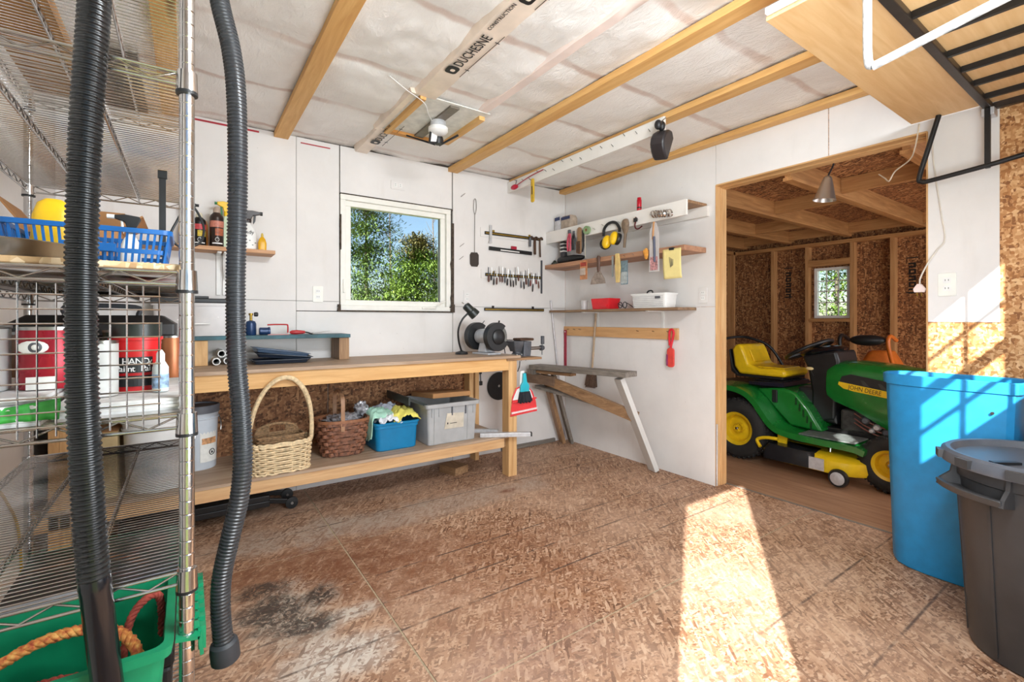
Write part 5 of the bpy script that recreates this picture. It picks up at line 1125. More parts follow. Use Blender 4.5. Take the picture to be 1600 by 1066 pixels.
for i in range(N+1):
    for j in range(N+1): u, v = i/N, j/N; vs_.append((2.852-.012*math.sin(v*2.4)*(1-v)-.006*u*(1-v), 2.182-.155*u-.012*(1-v), 1.495+.215*v))
mb.add(vs_, [(i*(N+1)+j, (i+1)*(N+1)+j, (i+1)*(N+1)+j+1, i*(N+1)+j+1) for i in range(N) for j in range(N)]); mb.build('sheet', pm('cream_yellow_paper', (240, 222, 150), .8, 0, .03), yp, 180, solid=.001)
MB().box(2.846, 2.085, 1.70, 2.864, 2.125, 1.718).build('binder_clip', BLACKP, yp, 0, bev=.002)
for k in range(4): MB().beam((2.8395, 2.115-.010*k, 1.65-.006*k), (2.8395, 2.105-.006*k, 1.575+.004*k), .003, .0012, (1, 0, 0)).build('drawn_line', IRON, yp, 0)
# on the raw shelf: black caulking tool
ct = thing('power_tool', 'black power tool lying on the raw wood shelf near the corner', 'power tool', (2.97, 3.38, 1.73))
MB().loft([[(2.97+r*math.cos(a), y, 1.772+r*math.sin(a)) for a in [2*math.pi*k/14 for k in range(14)]] for y, r in ((3.12, .012), (3.16, .022), (3.26, .036), (3.42, .040), (3.47, .03))]).build('body', BLACKP, ct)
MB().loft([[(x, y, z) for x, y in rrect(2.945, 3.40-.02, 2.995, 3.445-.02+(.01), .012)] for z in (1.80, 1.86, 1.90, 1.95)]).build('grip', pm('grey_black_grip', (58, 58, 62), .5), ct, bev=.004)
for z in (1.85, 1.885, 1.92): MB().box(2.943, 3.378, z, 2.997, 3.437, z+.012).build('grip_band', WHITEP, ct, 0)
tag(MB().loft([[(2.95+r*math.cos(a), 3.52+r*.8*math.sin(a), 1.7305+z) for a in [2*math.pi*k/12 for k in range(12)]] for z, r in ((0, .035), (.02, .035), (.035, .02), (.05, .008))]).build('knob', pm('dark_olive', (48, 54, 46), .5)), 'dark knob standing in the corner of the raw shelf', 'knob')
# on the lowest shelf
REDB = pm('red_box_plastic', (222, 34, 44), .4, 0, .04)
rb = thing('parts_bin', 'red open-front parts bin on the lowest shelf', 'parts bin', (2.98, 2.88, 1.2925))
MB().loft([[(2.925, 2.785, 1.2925), (3.05, 2.785, 1.2925), (3.05, 2.975, 1.2925), (2.925, 2.975, 1.2925)], [(2.915, 2.775, 1.385), (3.06, 2.775, 1.385), (3.06, 2.985, 1.385), (2.915, 2.985, 1.385)],
           [(2.922, 2.782, 1.385), (3.052, 2.782, 1.385), (3.052, 2.978, 1.385), (2.922, 2.978, 1.385)], [(2.932, 2.792, 1.30), (3.042, 2.792, 1.30), (3.042, 2.968, 1.30), (2.932, 2.968, 1.30)]]).build('body', REDB, rb, 0, bev=.003)
MB().box(2.912, 2.80, 1.31, 2.922, 2.87, 1.33).build('label_holder', REDB, rb, 0)
gl = thing('safety_glasses', 'dark framed safety glasses on the lowest shelf', 'glasses', (2.96, 2.635, 1.2925))
for y in (2.66, 2.61): MB().tube([(2.93+.004*math.cos(a), y+.024*math.cos(a), 1.322+.024*math.sin(a)) for a in [2*math.pi*k/16 for k in range(16)]], .0035, 6, closed=True).build('lens_rim', BLACKP, gl)
MB().tube([(2.93, 2.686, 1.335), (3.03, 2.69, 1.297)], .003, 6).tube([(2.93, 2.585, 1.335), (3.03, 2.592, 1.297)], .003, 6).build('temples', BLACKP, gl)
wbk = thing('plastic_basket', 'white perforated plastic basket on the lowest shelf', 'basket', (2.99, 2.37, 1.2925))
f = lambda z, e: [(x, y, 1.2925+z) for x, y in rrect(2.925-e, 2.21-e, 3.065+e, 2.535+e, .02)]
MB().loft([f(0, -.006), f(.10, .004), f(.10, .010), f(.112, .010), f(.112, .0), f(.006, -.010)]).build('body', WHITEP, wbk, 40)
hb = MB()
for i in range(22):
    for j in range(6): hb.box(2.9195-.0004*j, 2.235+.0132*i, 1.304+.0145*j, 2.9225-.0006*j, 2.240+.0132*i, 1.311+.0145*j)
hb.build('perforations', pm('basket_hole_grey', (186, 184, 184), .7), wbk, 0)
MB().box(2.913, 2.255, 1.362, 2.918, 2.30, 1.380).build('grip_hole', IRON, wbk, 0)
tag(MB().tube(spline([(2.98, 2.43, 1.36), (2.975, 2.42, 1.415), (2.97, 2.39, 1.428), (2.97, 2.365, 1.418), (2.975, 2.36, 1.36)], 5), .006, 8).build('cable', BLACKP), 'black cable loop poking out of the white basket', 'cable')
tag(MB().loft([[(2.99+r*math.cos(a), 3.15+r*math.sin(a), 1.2925+z) for a in [2*math.pi*k/14 for k in range(14)]] for z, r in ((0, .03), (.08, .033), (.085, .03))]).build('glass_jar', CLEARP), 'clear cup standing left of the red parts bin', 'cup')
# below: rail tools
rs = thing('rasp_strip', 'long dark red strip hanging at the corner end of the pine rail', 'strip', (3.10, 3.53, .72))
MB().box(3.095, 3.515, .725, 3.103, 3.55, 1.10).build('strip', pm('dark_red_strip', (164, 36, 62), .5, 0, .12, 30), rs, 0, bev=.002); MB().lathe([(.006, 0), (.006, .004)], (3.092, 3.532, 1.082), 10, RY90).build('washer', WHITEP, rs)
bm_ = thing('broom', 'wooden broom handle with worn brown head hung on the wall', 'broom', (3.09, 3.15, .56))
MB().tube([(3.10, 3.108, 1.262), (3.092, 3.155, .69)], .010, 10).build('handle', pm('pale_brown_handle', (186, 160, 132), .5, 0, .1), bm_)
mb = MB()
for k in range(12):
    for q in range(4): mb.beam((3.075+.012*q, 3.12+.007*k, .70), (3.065+.016*q, 3.112+.0095*k, .578+.01*math.sin(k*3+q)), .008, .008)
mb.build('bristles', pm('dark_brown_bristle', (98, 74, 60), .9, 0, .2, 60), bm_, 0)
rbr = thing('grill_brush', 'red handled scraper brush at the near end of the pine rail', 'brush', (3.09, 2.29, .83))
MB().tube(spline([(3.095, 2.30, 1.0), (3.095, 2.305, 1.06), (3.095, 2.30, 1.115), (3.095, 2.28, 1.125), (3.095, 2.265, 1.10), (3.095, 2.275, 1.05), (3.095, 2.288, 1.0), (3.095, 2.295, .96)], 5), .009, 8).build('handle', pm('bright_red', (222, 44, 60), .4), rbr)
MB().prism(rrect(-.032, 0, .03, .15, .022), -.008, .012, FW(2.288, .832, 3.093)).build('head', pm('coral_red', (226, 74, 66), .4), rbr, 0, bev=.006)
MB().prism(rrect(-.032, .01, -.02, .10, .004), .0122, .016, FW(2.288, .832, 3.093)).build('scraper_edge', pm('mauve_edge', (150, 60, 110), .4), rbr, 0)
tag(MB().tube([(2.93, 3.556, 1.39), (3.088, 3.52, .006)], .010, 10).build('metal_rod', pm('pale_aluminium', (206, 202, 204), .4, .4)), 'pale aluminium rod leaning in the wall corner', 'rod')
outlet('wall_outlet', 'white outlet on the right wall beside the doorway jamb', frame((RX_, 2.035, 1.38), (0, -1, 0), (0, 0, 1)), WHITE)
o4 = outlet('wall_outlet', 'white double outlet right of the doorway above the blue bin', frame((RX_, .685, 1.377), (0, -1, 0), (0, 0, 1)))

# ---- back wall, right of the window
sw_ = thing('wire_swatter', 'dark wire fly swatter hanging right of the window', 'swatter', (2.07, 3.56, 1.66))
MB().tube([(2.072, 3.562, 1.79), (2.075, 3.562, 2.13)], .003, 6).tube(spline([(2.075, 3.562, 2.12), (2.062, 3.56, 2.17), (2.064, 3.558, 2.24), (2.075, 3.557, 2.262), (2.086, 3.558, 2.24), (2.088, 3.56, 2.17), (2.075, 3.562, 2.12)], 5), .0025, 6).build('wire_handle', pm('grey_wire', (120, 114, 108), .4, .6), sw_)
MB().prism([(-.028, 0), (.03, .0), (.044, .022), (.044, .105), (.028, .125), (-.03, .122), (-.044, .10), (-.042, .022)], 0, .006, frame((2.07, 3.566, 1.668), (1, 0, 0), (0, 0, 1))).build('paddle', pm('dark_brown_mesh', (66, 56, 50), .7, 0, .2, 200), sw_, 0)
def magbar(lb, x0, x1, z, panel=True):
    t = thing('tool_bar', lb, 'tool bar', ((x0+x1)/2, 3.56, z))
    if panel: MB().box(x0-.04, 3.562, z-.035, x1-.005, 3.569, z+.045).build('backing', WHITE, t, 0)
    MB().box(x0, 3.548, z-.013, x1, 3.562, z+.013).build('bar', BLACKM, t, 0); MB().box(x0+.003, 3.5455, z-.006, x1-.003, 3.548, z+.004).build('strip', BRASS, t, 0)
    for x in (x0+.09, x1-.13): MB().box(x-.009, 3.55, z+.013, x+.009, 3.562, z+.032).build('mount_tab', BRASS if panel else BLACKM, t, 0)
    return t
magbar('brass magnetic tool bar with clamps, uppermost on the back wall', 2.175, 2.80, 1.975); magbar('magnetic tool bar crowded with small hand tools', 2.18, 2.80, 1.605); magbar('empty brass magnetic bar above the grinder', 2.17, 2.84, 1.295, False)
tag(MB().box(2.215, 3.536, 1.90, 2.238, 3.5455, 2.045).box(2.205, 3.536, 1.89, 2.24, 3.545, 1.90).build('steel_bar', GALV), 'flat steel piece stuck on the upper tool bar', 'steel bar')
for i, x in enumerate((2.66, 2.715, 2.775)):
    t = thing('spring_clamp', ('left of three rusty clamps on the upper tool bar', 'middle of three rusty clamps on the upper tool bar', 'right of three rusty clamps on the upper tool bar')[i], 'clamp', (x, 3.535, 1.80), 0, 'rusty clamps')
    MB().tube(spline([(x, 3.535, 1.975), (x+.02, 3.53, 1.985), (x+.03, 3.53, 1.965)], 4), .010, 8).build('jaw', RUST, t); L_ = (.09, .16, .18)[i]
    MB().beam((x, 3.532, 1.98), (x+.004*(i-1), 3.528, 1.98-L_), .022, .012).build('arm', (IRON, RUST, RUST)[i], t, 0, bev=.003)
lv = thing('spirit_level', 'short black spirit level with red centre on the back wall', 'level', (2.46, 3.56, 1.80))
MB().beam((2.22, 3.56, 1.842), (2.70, 3.56, 1.832), .014, .034).build('body', BLACKP, lv, 0, bev=.003); MB().beam((2.34, 3.5525, 1.835), (2.55, 3.5525, 1.831), .001, .010).build('print_strip', WHITEP, lv, 0); MB().box(2.46, 3.55, 1.852, 2.52, 3.566, 1.882).build('vial_block', pm('dark_red_plastic', (170, 30, 56), .4), lv, 0, bev=.005)
rr_ = random.Random(11); grips = [pm('grip_black', (36, 30, 30), .5), pm('grip_brown', (96, 54, 40), .5), pm('grip_dark_red', (120, 50, 44), .5), IRON]
ORD = 'first second third fourth fifth sixth seventh eighth ninth tenth eleventh twelfth thirteenth fourteenth fifteenth sixteenth seventeenth eighteenth nineteenth twentieth'.split()
for k in range(20):
    x = 2.205 + .0295*k; L_ = rr_.uniform(.10, .17); up = rr_.uniform(.03, .09); w = rr_.uniform(.0025, .0042); tl = rr_.uniform(-.10, .08); kind = k % 4
    t = thing('small_tool', ('small screwdriver', 'thin file', 'needle tool', 'narrow chisel')[kind] + ', ' + ORD[k] + ' tool from the left on the crowded tool bar', 'hand tool', (x, 3.54, 1.605-L_+up), 0, 'hand tools on the crowded bar')
    a = Vector((x+tl*up, 3.541, 1.605+up)); b = Vector((x-tl*(L_-up), 3.541, 1.605-L_+up)); m = a.lerp(b, .55)
    MB().tube([a, m], w, 6).build('shank', STEEL if kind % 2 else IRON, t)
    MB().tube([m, m.lerp(b, .25), m.lerp(b, .8), b], [w*1.4, w*2.2, w*2.4, w*1.3], 8).build('grip', grips[rr_.randrange(4)], t)
tag(MB().box(2.812, 3.555, 1.455, 2.826, 3.567, 1.775).build('steel_rule', IRON), 'narrow dark steel rule hanging at the end of the crowded bar', 'rule')
for x, z, lb in ((1.93, 1.83, 'upper bare nail in the wall right of the window'), (1.925, 1.72, 'lower bare nail in the wall right of the window'), (1.94, 2.26, 'bare nail in the wall near the window top corner')):
    tag(MB().tube([(x, 3.569, z), (x+.02, 3.53, z+.025)], .002, 6).build('nail', STEEL), lb, 'nail')

# ---- sawhorse with leftover timbers
sh_ = thing('sawhorse', 'weathered sawhorse with one white leg against the right wall', 'sawhorse', (2.86, 2.95, 0))
MB().beam((2.665, 3.47, .765), (2.79, 2.42, .783), .15, .042).build('top_plank', GREYWOOD['y'], sh_, 0, bev=.003)
PWH = white_wall('worn_white_paint', (214, 212, 208))
MB().beam((2.775, 2.53, .742), (3.035, 2.405, .012), .04, .10, (.3, 1, 0)).build('leg', PWH, sh_, 0, bev=.003)
MB().beam((2.70, 3.385, .74), (3.01, 3.47, .012), .036, .085, (.3, 1, 0)).build('leg', OLDWOOD['z'], sh_, 0, bev=.003)
MB().beam((2.745, 3.31, .735), (3.06, 3.40, .012), .030, .06, (.3, 1, 0)).build('leg', GREYWOOD['z'], sh_, 0, bev=.003)
MB().beam((2.68, 3.29, .655), (2.915, 2.47, .43), .045, .085).build('diagonal_brace', OLDWOOD['y'], sh_, 0, bev=.003)
MB().beam((2.60, 3.535, .665), (2.69, 3.20, .655), .05, .085).build('stub_block', wood('dark_old_wood', (134, 108, 86), (92, 72, 58), 'y'), sh_, 0, bev=.003)
MB().beam((2.70, 3.47, .578), (2.84, 2.88, .505), .09, .03).build('cross_board', GREYWOOD['y'], sh_, 0, bev=.003)
MB().beam((2.66, 3.40, .727), (2.74, 3.02, .727), .08, .024).build('packing_strip', OLDWOOD['y'], sh_, 0)
MB().box(2.60, 3.40, .70, 2.66, 3.50, .742).build('end_block', GREYWOOD['z'], sh_, 0)
tag(MB().beam((2.35, 3.555, .02), (2.98, 3.555, .02), .02, .035).build('floor_offcut', GREYWOOD['x']), 'thin timber offcut on the floor along the back wall', 'offcut')

# ================================================================ CEILING: NAILED BOARD, LAMP HOLDER, HANGING THINGS, OVERHEAD RACK
nb = thing('nail_board', 'white board studded with nails fixed along a ceiling joist', 'board', (2.43, 2.7, 2.37))
MB().box(2.424, 1.845, 2.368, 2.444, 3.565, 2.462).build('board', WSH, nb, 0, bev=.002)
rr_ = random.Random(5)
for k in range(15):
    y = 1.95 + .105*k; p = Vector((2.425, y, 2.40+.02*(k % 3))); MB().tube([p, p+Vector((-.03, -.01, .006))], .002, 6).build('nail', BLACKM, nb)
sc2 = thing('red_reel', 'red chalk line reel hanging from the nail board', 'chalk reel', (2.41, 3.44, 2.36))
MB().ell((2.40, 3.42, 2.385), .022, .05, .022, 14, 9).build('case', pm('crimson_plastic', (196, 26, 56), .4), sc2); MB().tube(spline([(2.40, 3.375, 2.395), (2.405, 3.2, 2.425), (2.41, 3.02, 2.438)], 5), .004, 6).build('strap', pm('crimson_strap', (170, 30, 56), .6), sc2)
MB().tube([(2.40, 3.40, 2.405), (2.40, 3.385, 2.44)], .004, 6).build('crank', IRON, sc2)
yk = thing('utility_knife', 'yellow utility knife hanging below the nail board', 'knife', (2.40, 3.155, 2.19))
MB().loft([[(2.402+.007*c, 3.155+w*s, z) for c, s in ((-1,-1),(1,-1),(1,1),(-1,1))] for z, w in ((2.195, .010), (2.205, .021), (2.30, .021), (2.37, .018), (2.395, .014))]).build('body', pm('mustard_plastic', (214, 174, 40), .45), yk, 0, bev=.004)
MB().box(2.3935, 3.150, 2.26, 2.395, 3.160, 2.33).build('slot', BLACKP, yk, 0)
bl = thing('work_light', 'black clip-on work light hanging at the end of the nail board', 'work light', (2.40, 1.87, 2.2))
wlm = Euler((R(8), R(28), R(20))).to_matrix()
hm_ = frame((2.41, 1.85, 2.30), wlm @ Vector((1, 0, 0)), wlm @ Vector((0, 0, 1)))
hp_ = [(.055, -.10), (.075, .055), (.05, .085), (-.045, .085)] + [(-.07*math.cos(a) , .0-.085*math.sin(a)) for a in [math.pi*k/16 for k in range(-2, 7)]]
MB().prism([(.072, -.085), (.05, .07), (.0, .085), (-.035, .06), (-.065, .01), (-.068, -.03), (-.05, -.065), (-.01, -.085), (.03, -.092)], -.045, .045, hm_).build('housing', pm('charcoal_plastic', (44, 40, 42), .4), bl, 30, bev=.012)
MB().prism([(-.05, -.02), (-.02, .04), (.0, .03), (-.02, -.06)], -.05, -.045, hm_).build('side_plate', BLACKP, bl, 0)
for x in (-.018, .02): MB().ell((2.385+x*.9, 1.845, 2.395), .022, .024, .03, 12, 8).build('clip_knob', BLACKP, bl)
MB().tube([(2.39, 1.85, 2.41), (2.44, 1.845, 2.455)], .004, 6).build('hook', STEEL, bl)
# lamp holder in the opening of the film
lh = thing('lamp_holder', 'white ceiling lamp holder with black sensor head in the film opening', 'lamp holder', (1.315, 2.72, 2.40))
MB().box(1.285, 2.49, 2.462, 1.345, 3.03, 2.4755).build('bracket_bar', pm('dull_zinc', (132, 124, 112), .5, .5), lh, 0)
MB().lathe([(.048, 0), (.05, -.02), (.05, -.034)], (1.315, 2.72, 2.462), 24).build('junction_box', GALV, lh); MB().lathe([(.052, -.034), (.062, -.04), (.062, -.062), (.05, -.075), (.03, -.082)], (1.315, 2.72, 2.462), 26).build('porcelain_base', WHITEP, lh)
sm_ = Euler((R(28), R(-12), R(10))).to_matrix()
MB().cbox((1.295, 2.745, 2.372), (.062, .018, .085), sm_).build('sensor_head', BLACKP, lh, 0, bev=.004); MB().cbox((1.295, 2.7355, 2.3715), (.046, .003, .066), sm_).build('sensor_panel', WHITEP, lh, 0)
MB().beam((1.33, 2.80, 2.345), (1.21, 2.98, 2.435), .012, .01).build('prong', BLACKP, lh, 0); MB().beam((1.36, 2.80, 2.345), (1.46, 2.72, 2.41), .012, .01).build('prong', BLACKP, lh, 0)
MB().lathe([(.03, 0), (.034, -.02), (.025, -.045)], (1.34, 2.77, 2.385), 16).build('sensor_neck', BLACKP, lh)
tag(MB().tube(spline([(.86, 2.35, 2.462), (.98, 2.42, 2.452), (1.12, 2.5, 2.448), (1.20, 2.62, 2.452), (1.262, 2.70, 2.450)], 6), .0025, 6).build('ceiling_cable', WHITEP), 'white cable running across the film to the lamp holder', 'cable')

# overhead rack: steel frame with cross bars under a sheet of plywood, folded tubular legs
PLY = wood('birch_plywood', (230, 192, 142), (212, 166, 112), 'x', .9, .55, False)
orr = thing('overhead_rack', 'overhead steel rack under the ceiling at the upper right', 'overhead rack', (2.37, .3, 1.9))
FR = pm('dark_frame_steel', (70, 62, 58), .4, .6, .12)
MB().box(1.63, .515, 2.185, 3.11, .545, 2.213).build('frame_rail', FR, orr, 0, bev=.003); MB().box(1.63, -.10, 2.185, 3.11, -.07, 2.213).build('frame_rail', FR, orr, 0, bev=.003)
for x in (1.63, 3.085): MB().box(x, -.0695, 2.185, x+.025, .5145, 2.213).build('frame_end', FR, orr, 0)
for x in (1.78, 1.96, 2.15, 2.36, 2.55, 2.74, 2.94): MB().box(x-.008, -.0695, 2.19, x+.008, .5145, 2.213).build('cross_bar', BLACKM, orr, 0)
LEGW = pm('scuffed_white_tube', (206, 206, 206), .35, .3, .2, 60)
MB().tube(spline([(1.625, .53, 2.20), (1.625, .53, 2.08), (1.625, .528, 1.955), (1.625, .515, 1.934), (1.625, .49, 1.936), (1.625, .26, 1.977), (1.625, -.02, 2.02)], 6), .0115, 12).build('folded_leg', LEGW, orr)
MB().tube(spline([(3.055, .70, 2.212), (3.055, .74, 2.06), (3.055, .775, 1.925), (3.055, .765, 1.899), (3.055, .73, 1.897), (3.055, .53, 1.918), (3.055, .41, 1.936), (3.055, .0, 2.0)], 6), .0115, 12).build('folded_leg', BLACKM, orr)
MB().box(3.045, .518, 1.905, 3.066, .538, 2.185).build('leg_strap', BLACKM, orr, 0, bev=.003)
MB().box(3.05, .505, 2.15, 3.12, .55, 2.186).build('corner_bracket', GALV, orr, 0, bev=.004)
for x in (1.64, 3.08):
    for y in (-.03, .53): MB().tube([(x, y, 2.25), (x, y, CZ+.03)], .005, 8).build('hanger_rod', GALV, orr)
pw = thing('plywood_sheet', 'plywood sheet lying on the overhead steel rack', 'plywood sheet', (2.35, .35, 2.213))
MB().box(1.615, -.105, 2.2135, 3.085, .815, 2.2285).build('sheet', PLY, pw, 0, bev=.001)
MB().box(1.60, -.10, 2.2295, 1.66, .81, 2.25).build('edge_batten', WSH, pw, 0)

# cords by the doorway
pc = thing('plug_cord', 'white cord with pink plug stapled beside the doorway', 'power cord', (3.12, .75, 1.33))
MB().tube(spline([(3.124, .742, 2.17), (3.124, .735, 2.0), (3.124, .708, 1.749), (3.122, .692, 1.605), (3.120, .72, 1.555), (3.112, .755, 1.49), (3.108, .783, 1.42), (3.104, .786, 1.385)], 7), .0035, 6).build('cord', pm('cream_cord', (226, 218, 206), .5), pc)
MB().loft([[(3.104+.012*c, .787+w*s, z) for c, s in ((-1,-1),(1,-1),(1,1),(-1,1))] for z, w in ((1.342, .020), (1.36, .024), (1.385, .008))]).build('plug', pm('pale_pink_plug', (238, 216, 210), .45), pc, 0, bev=.003)
for y in (.779, .795): MB().box(3.102, y-.002, 1.322, 3.107, y+.002, 1.342).build('prong', BRASS, pc, 0)
tag(MB().tube(spline([(3.118, .79, 2.215), (3.14, .815, 2.10), (3.19, .85, 2.06), (3.25, .93, 2.03), (3.26, .96, 1.985), (3.28, .985, 2.01), (3.30, 1.02, 2.045)], 7), .0035, 6).build('loose_wire', pm('cream_wire', (216, 202, 180), .5)), 'loose cream wire hanging in the doorway header', 'wire')
tag(MB().tube([(3.127, 1.925, .01), (3.127, 1.924, .45)], .006, 8).build('conduit', GALV), 'thin metal pipe standing at the foot of the door jamb', 'pipe')
# clamp lamp in the doorway
cl_ = thing('pendant_shade', 'brushed metal cone lamp shade hanging in the doorway', 'lamp', (3.26, 1.28, 1.95))
dv = Vector((-.04, .12, -1)).normalized(); cm_ = dv.to_track_quat('Z', 'Y').to_matrix()
MB().lathe([(.010, -.01), (.022, 0), (.026, .012), (.060, .135), (.064, .14), (.062, .142), (.024, .02), (.012, .01)], (3.27, 1.272, 2.085), 30, cm_, cap=False).build('cone_shade', pm('brushed_nickel', (190, 184, 178), .32, .8, .02), cl_)
MB().tube(spline([(3.27, 1.272, 2.09), (3.265, 1.255, 2.12), (3.25, 1.235, 2.145), (3.245, 1.23, 2.165)], 5), .005, 8).build('neck', BLACKM, cl_)
MB().ell((3.268, 1.28, 2.0), .026, .026, .034).build('bulb', WHITEP, cl_)

# ================================================================ BINS BY THE DOORWAY
BLB = pm('bright_blue_bin', (34, 138, 196), .45, 0, .05)
bb = thing('recycling_bin', 'tall bright blue bin standing at the doorway edge', 'bin', (2.96, .64, 0))
plan = [(2.835, .425), (2.832, .71), (2.850, .795), (2.885, .852), (2.94, .885), (3.0, .89), (3.05, .87), (3.085, .82), (3.10, .74), (3.10, .44), (3.08, .405), (3.04, .39), (2.88, .392), (2.85, .402)]
cx, cy = 2.966, .64
f = lambda z, s, d=0: [(cx+(x-cx)*s+math.copysign(d, x-cx), cy+(y-cy)*s+math.copysign(d, y-cy)*.7, z) for x, y in plan]
MB().loft([f(.004, .84), f(.02, .86), f(.88, .97), f(.885, 1.0, .004), f(.930, 1.01, .004), f(.935, 1.0), f(.930, .965), f(.03, .82)]).build('body', BLB, bb, 30)
MB().tube([(2.826, .475, .80), (2.838, .475, .80)], .006, 10).build('drain_hole', INK, bb)
b3 = thing('blue_tub', 'dark blue tub behind the grey trash can', 'bin', (2.99, .18, 0))
f = lambda z, e: [(x, y, z) for x, y in rrect(2.87-e, .0-e, 3.10+e, .365+e, .05)]
MB().loft([f(0.003, -.03), f(.65, 0), f(.652, .008), f(.685, .008), f(.69, 0), f(.685, -.012), f(.03, -.04)]).build('body', pm('deep_blue_plastic', (24, 84, 150), .45), b3, 35)
GCN = pm('dark_grey_can', (60, 59, 60), .45, 0, .08, 12)
tc = thing('trash_can', 'dark grey round trash can with lid and side handles', 'trash can', (2.50, .275, 0))
TX, TY = 2.50, .275
MB().lathe([(.195, 0), (.205, .006), (.24, .60), (.243, .62), (.250, .625), (.252, .66), (.262, .668), (.266, .675)], (TX, TY, 0), 56).build('body', GCN, tc, 40)
for a in (100, 150, 190, 235, 280, 325, 10, 55):
    c, s = math.cos(R(a)), math.sin(R(a)); MB().beam((TX+.206*c, TY+.206*s, .02), (TX+.238*c, TY+.238*s, .585), .010, .008, (c, s, 0)).build('side_rib', GCN, tc, 0)
lid = MB().lathe([(.262, .676), (.272, .668), (.285, .668), (.289, .680), (.284, .706), (.272, .714), (.258, .712), (.245, .690), (.20, .684), (.02, .690)], (TX, TY, 0), 56).build('lid', pm('slate_grey_lid', (88, 92, 100), .4, 0, .06), tc, 40)
for a in (20, 140, 260):
    c, s = math.cos(R(a)), math.sin(R(a)); MB().beam((TX+.10*c, TY+.10*s, .690), (TX+.19*c, TY+.19*s, .690), .022, .012).build('lid_slot', BLACKP, lid, 0)
for k in range(3):
    a = 142+30*(k-1); MB().cbox((TX+.288*math.cos(R(a)), TY+.288*math.sin(R(a)), .690), (.024, .05, .030), Matrix.Rotation(R(a), 3, 'Z')).build('lid_lug', GCN, lid, 0)
for a0 in (142, 322):
    rr = []
    for k in range(13):
        a = R(a0-24+48*k/12); c, s = math.cos(a), math.sin(a); q = lambda r, z: (TX+r*c, TY+r*s, z)
        rr.append([q(.236, .565), q(.305, .575), q(.312, .600), q(.296, .602), q(.292, .588), q(.240, .585)])
    h_ = MB().loft(rr).build('handle', GCN, tc, 30, bev=.003)
    for sgn in (-24, 24):
        a = R(a0+sgn); c, s = math.cos(a), math.sin(a)
        MB().prism([(.236, .565), (.308, .578), (.300, .602), (.268, .63), (.262, .665), (.240, .665)], -.006, .006, frame((TX, TY, 0), (c, s, 0), (0, 0, 1))).build('handle_cheek', GCN, h_, 0)

# ================================================================ LEAN-TO: RIDING MOWER AND THINGS BEHIND IT
GREENM = pm('mower_green', (22, 116, 44), .25, 0, .05, coat=.4); YELM = pm('mower_yellow', (236, 196, 30), .32, 0, .05, coat=.2)
TYRE = pm('tyre_rubber', (40, 38, 36), .8, 0, .12, 30, .2)
mw = thing('riding_mower', 'green and yellow riding lawn mower parked beyond the doorway', 'riding mower', (4.40, 2.24, 0), R(-90))
LB = dict(local=True)
def wheel(x, y, r, w, sgn, knobs):
    m = RX90; c = (x, y, r)
    wt = MB().lathe([(r*.52, -w*.40), (r*.62, -w*.5), (r*.86, -w*.5), (r*.97, -w*.38), (r, -w*.2), (r, w*.2), (r*.97, w*.38), (r*.86, w*.5), (r*.62, w*.5), (r*.52, w*.40)], c, 40, m, cap=False).build('wheel', TYRE, mw, 45, local=True)
    rim = MB().lathe([(.001, w*.10), (r*.13, w*.12), (r*.15, w*.28), (r*.17, w*.10), (r*.40, w*.05), (r*.46, w*.36), (r*.56, w*.44), (r*.57, w*.40), (r*.5, -.4*w), (.001, -.4*w)], c, 32, m if sgn < 0 else Matrix.Rotation(R(-90), 3, 'X'), cap=False).build('rim', YELM, wt, 35, local=True)
    MB().lathe([(.008, w*.28), (.012, w*.40), (.006, w*.42)], c, 12, m if sgn < 0 else Matrix.Rotation(R(-90), 3, 'X')).build('hub_cap', STEEL, wt, local=True)
    mb = MB()
    for k in range(knobs):
        a = 2*math.pi*k/knobs
        for j, yy in enumerate((-.36, -.18, 0, .18, .36)):
            aa = a + (math.pi/knobs)*(j % 2); rr = r*(1.005 if abs(yy) < .3 else .975)
            q = Matrix.Rotation(-aa, 3, 'Y'); mb.cbox((x+rr*math.cos(aa), y+w*yy, r+rr*math.sin(aa)), (.014, w*.13, r*.075), q)
    mb.build('tread_blocks', TYRE, wt, 0, local=True)['kind'] = 'stuff'
for y in (-.385, .385): wheel(0, y, .255, .20, y, 34)
for y in (-.36, .36): wheel(1.07, y, .19, .15, y, 26)
MB().tube([(0, -.34, .255), (0, .34, .255)], .03, 12).build('rear_axle', BLACKM, mw, **LB); MB().tube([(1.07, -.3, .2), (1.07, .3, .2)], .025, 10).build('front_axle', BLACKM, mw, **LB)
MB().box(-.30, -.16, .24, 1.25, .16, .34).build('chassis', BLACKM, mw, 0, bev=.01, **LB)
# fender and foot rest sheet
path = [(-.36, .50), (-.34, .585), (-.26, .625), (-.05, .625), (.08, .595), (.17, .53), (.24, .44), (.31, .355), (.40, .315), (.60, .300), (.86, .295), (.95, .275)]
sp = [(p.x, p.z) for p in spline([(a, 0, b) for a, b in path], 4)]
def sheet(y0, y1, th, lip, nm, mat):
    r0 = []
    for i, (x, z) in enumerate(sp):
        a, b = sp[max(0, i-1)], sp[min(len(sp)-1, i+1)]; d = Vector((b[0]-a[0], b[1]-a[1])).normalized(); n = Vector((-d.y, d.x))
        r0.append([(x, y0, z), (x, y1, z), (x-n.x*th, y1, z-n.y*th), (x-n.x*lip, y0+.004, z-n.y*lip), (x-n.x*lip, y0, z-n.y*lip)])
    return MB().loft(r0).build(nm, mat, mw, 40, **LB)
sheet(-.49, -.17, .012, .045, 'fender', GREENM); sheet(.49, .17, .012, .045, 'fender', GREENM)
MB().box(-.36, -.17, .34, .30, .17, .625).build('seat_box', BLACKP, mw, 0, bev=.02, **LB)
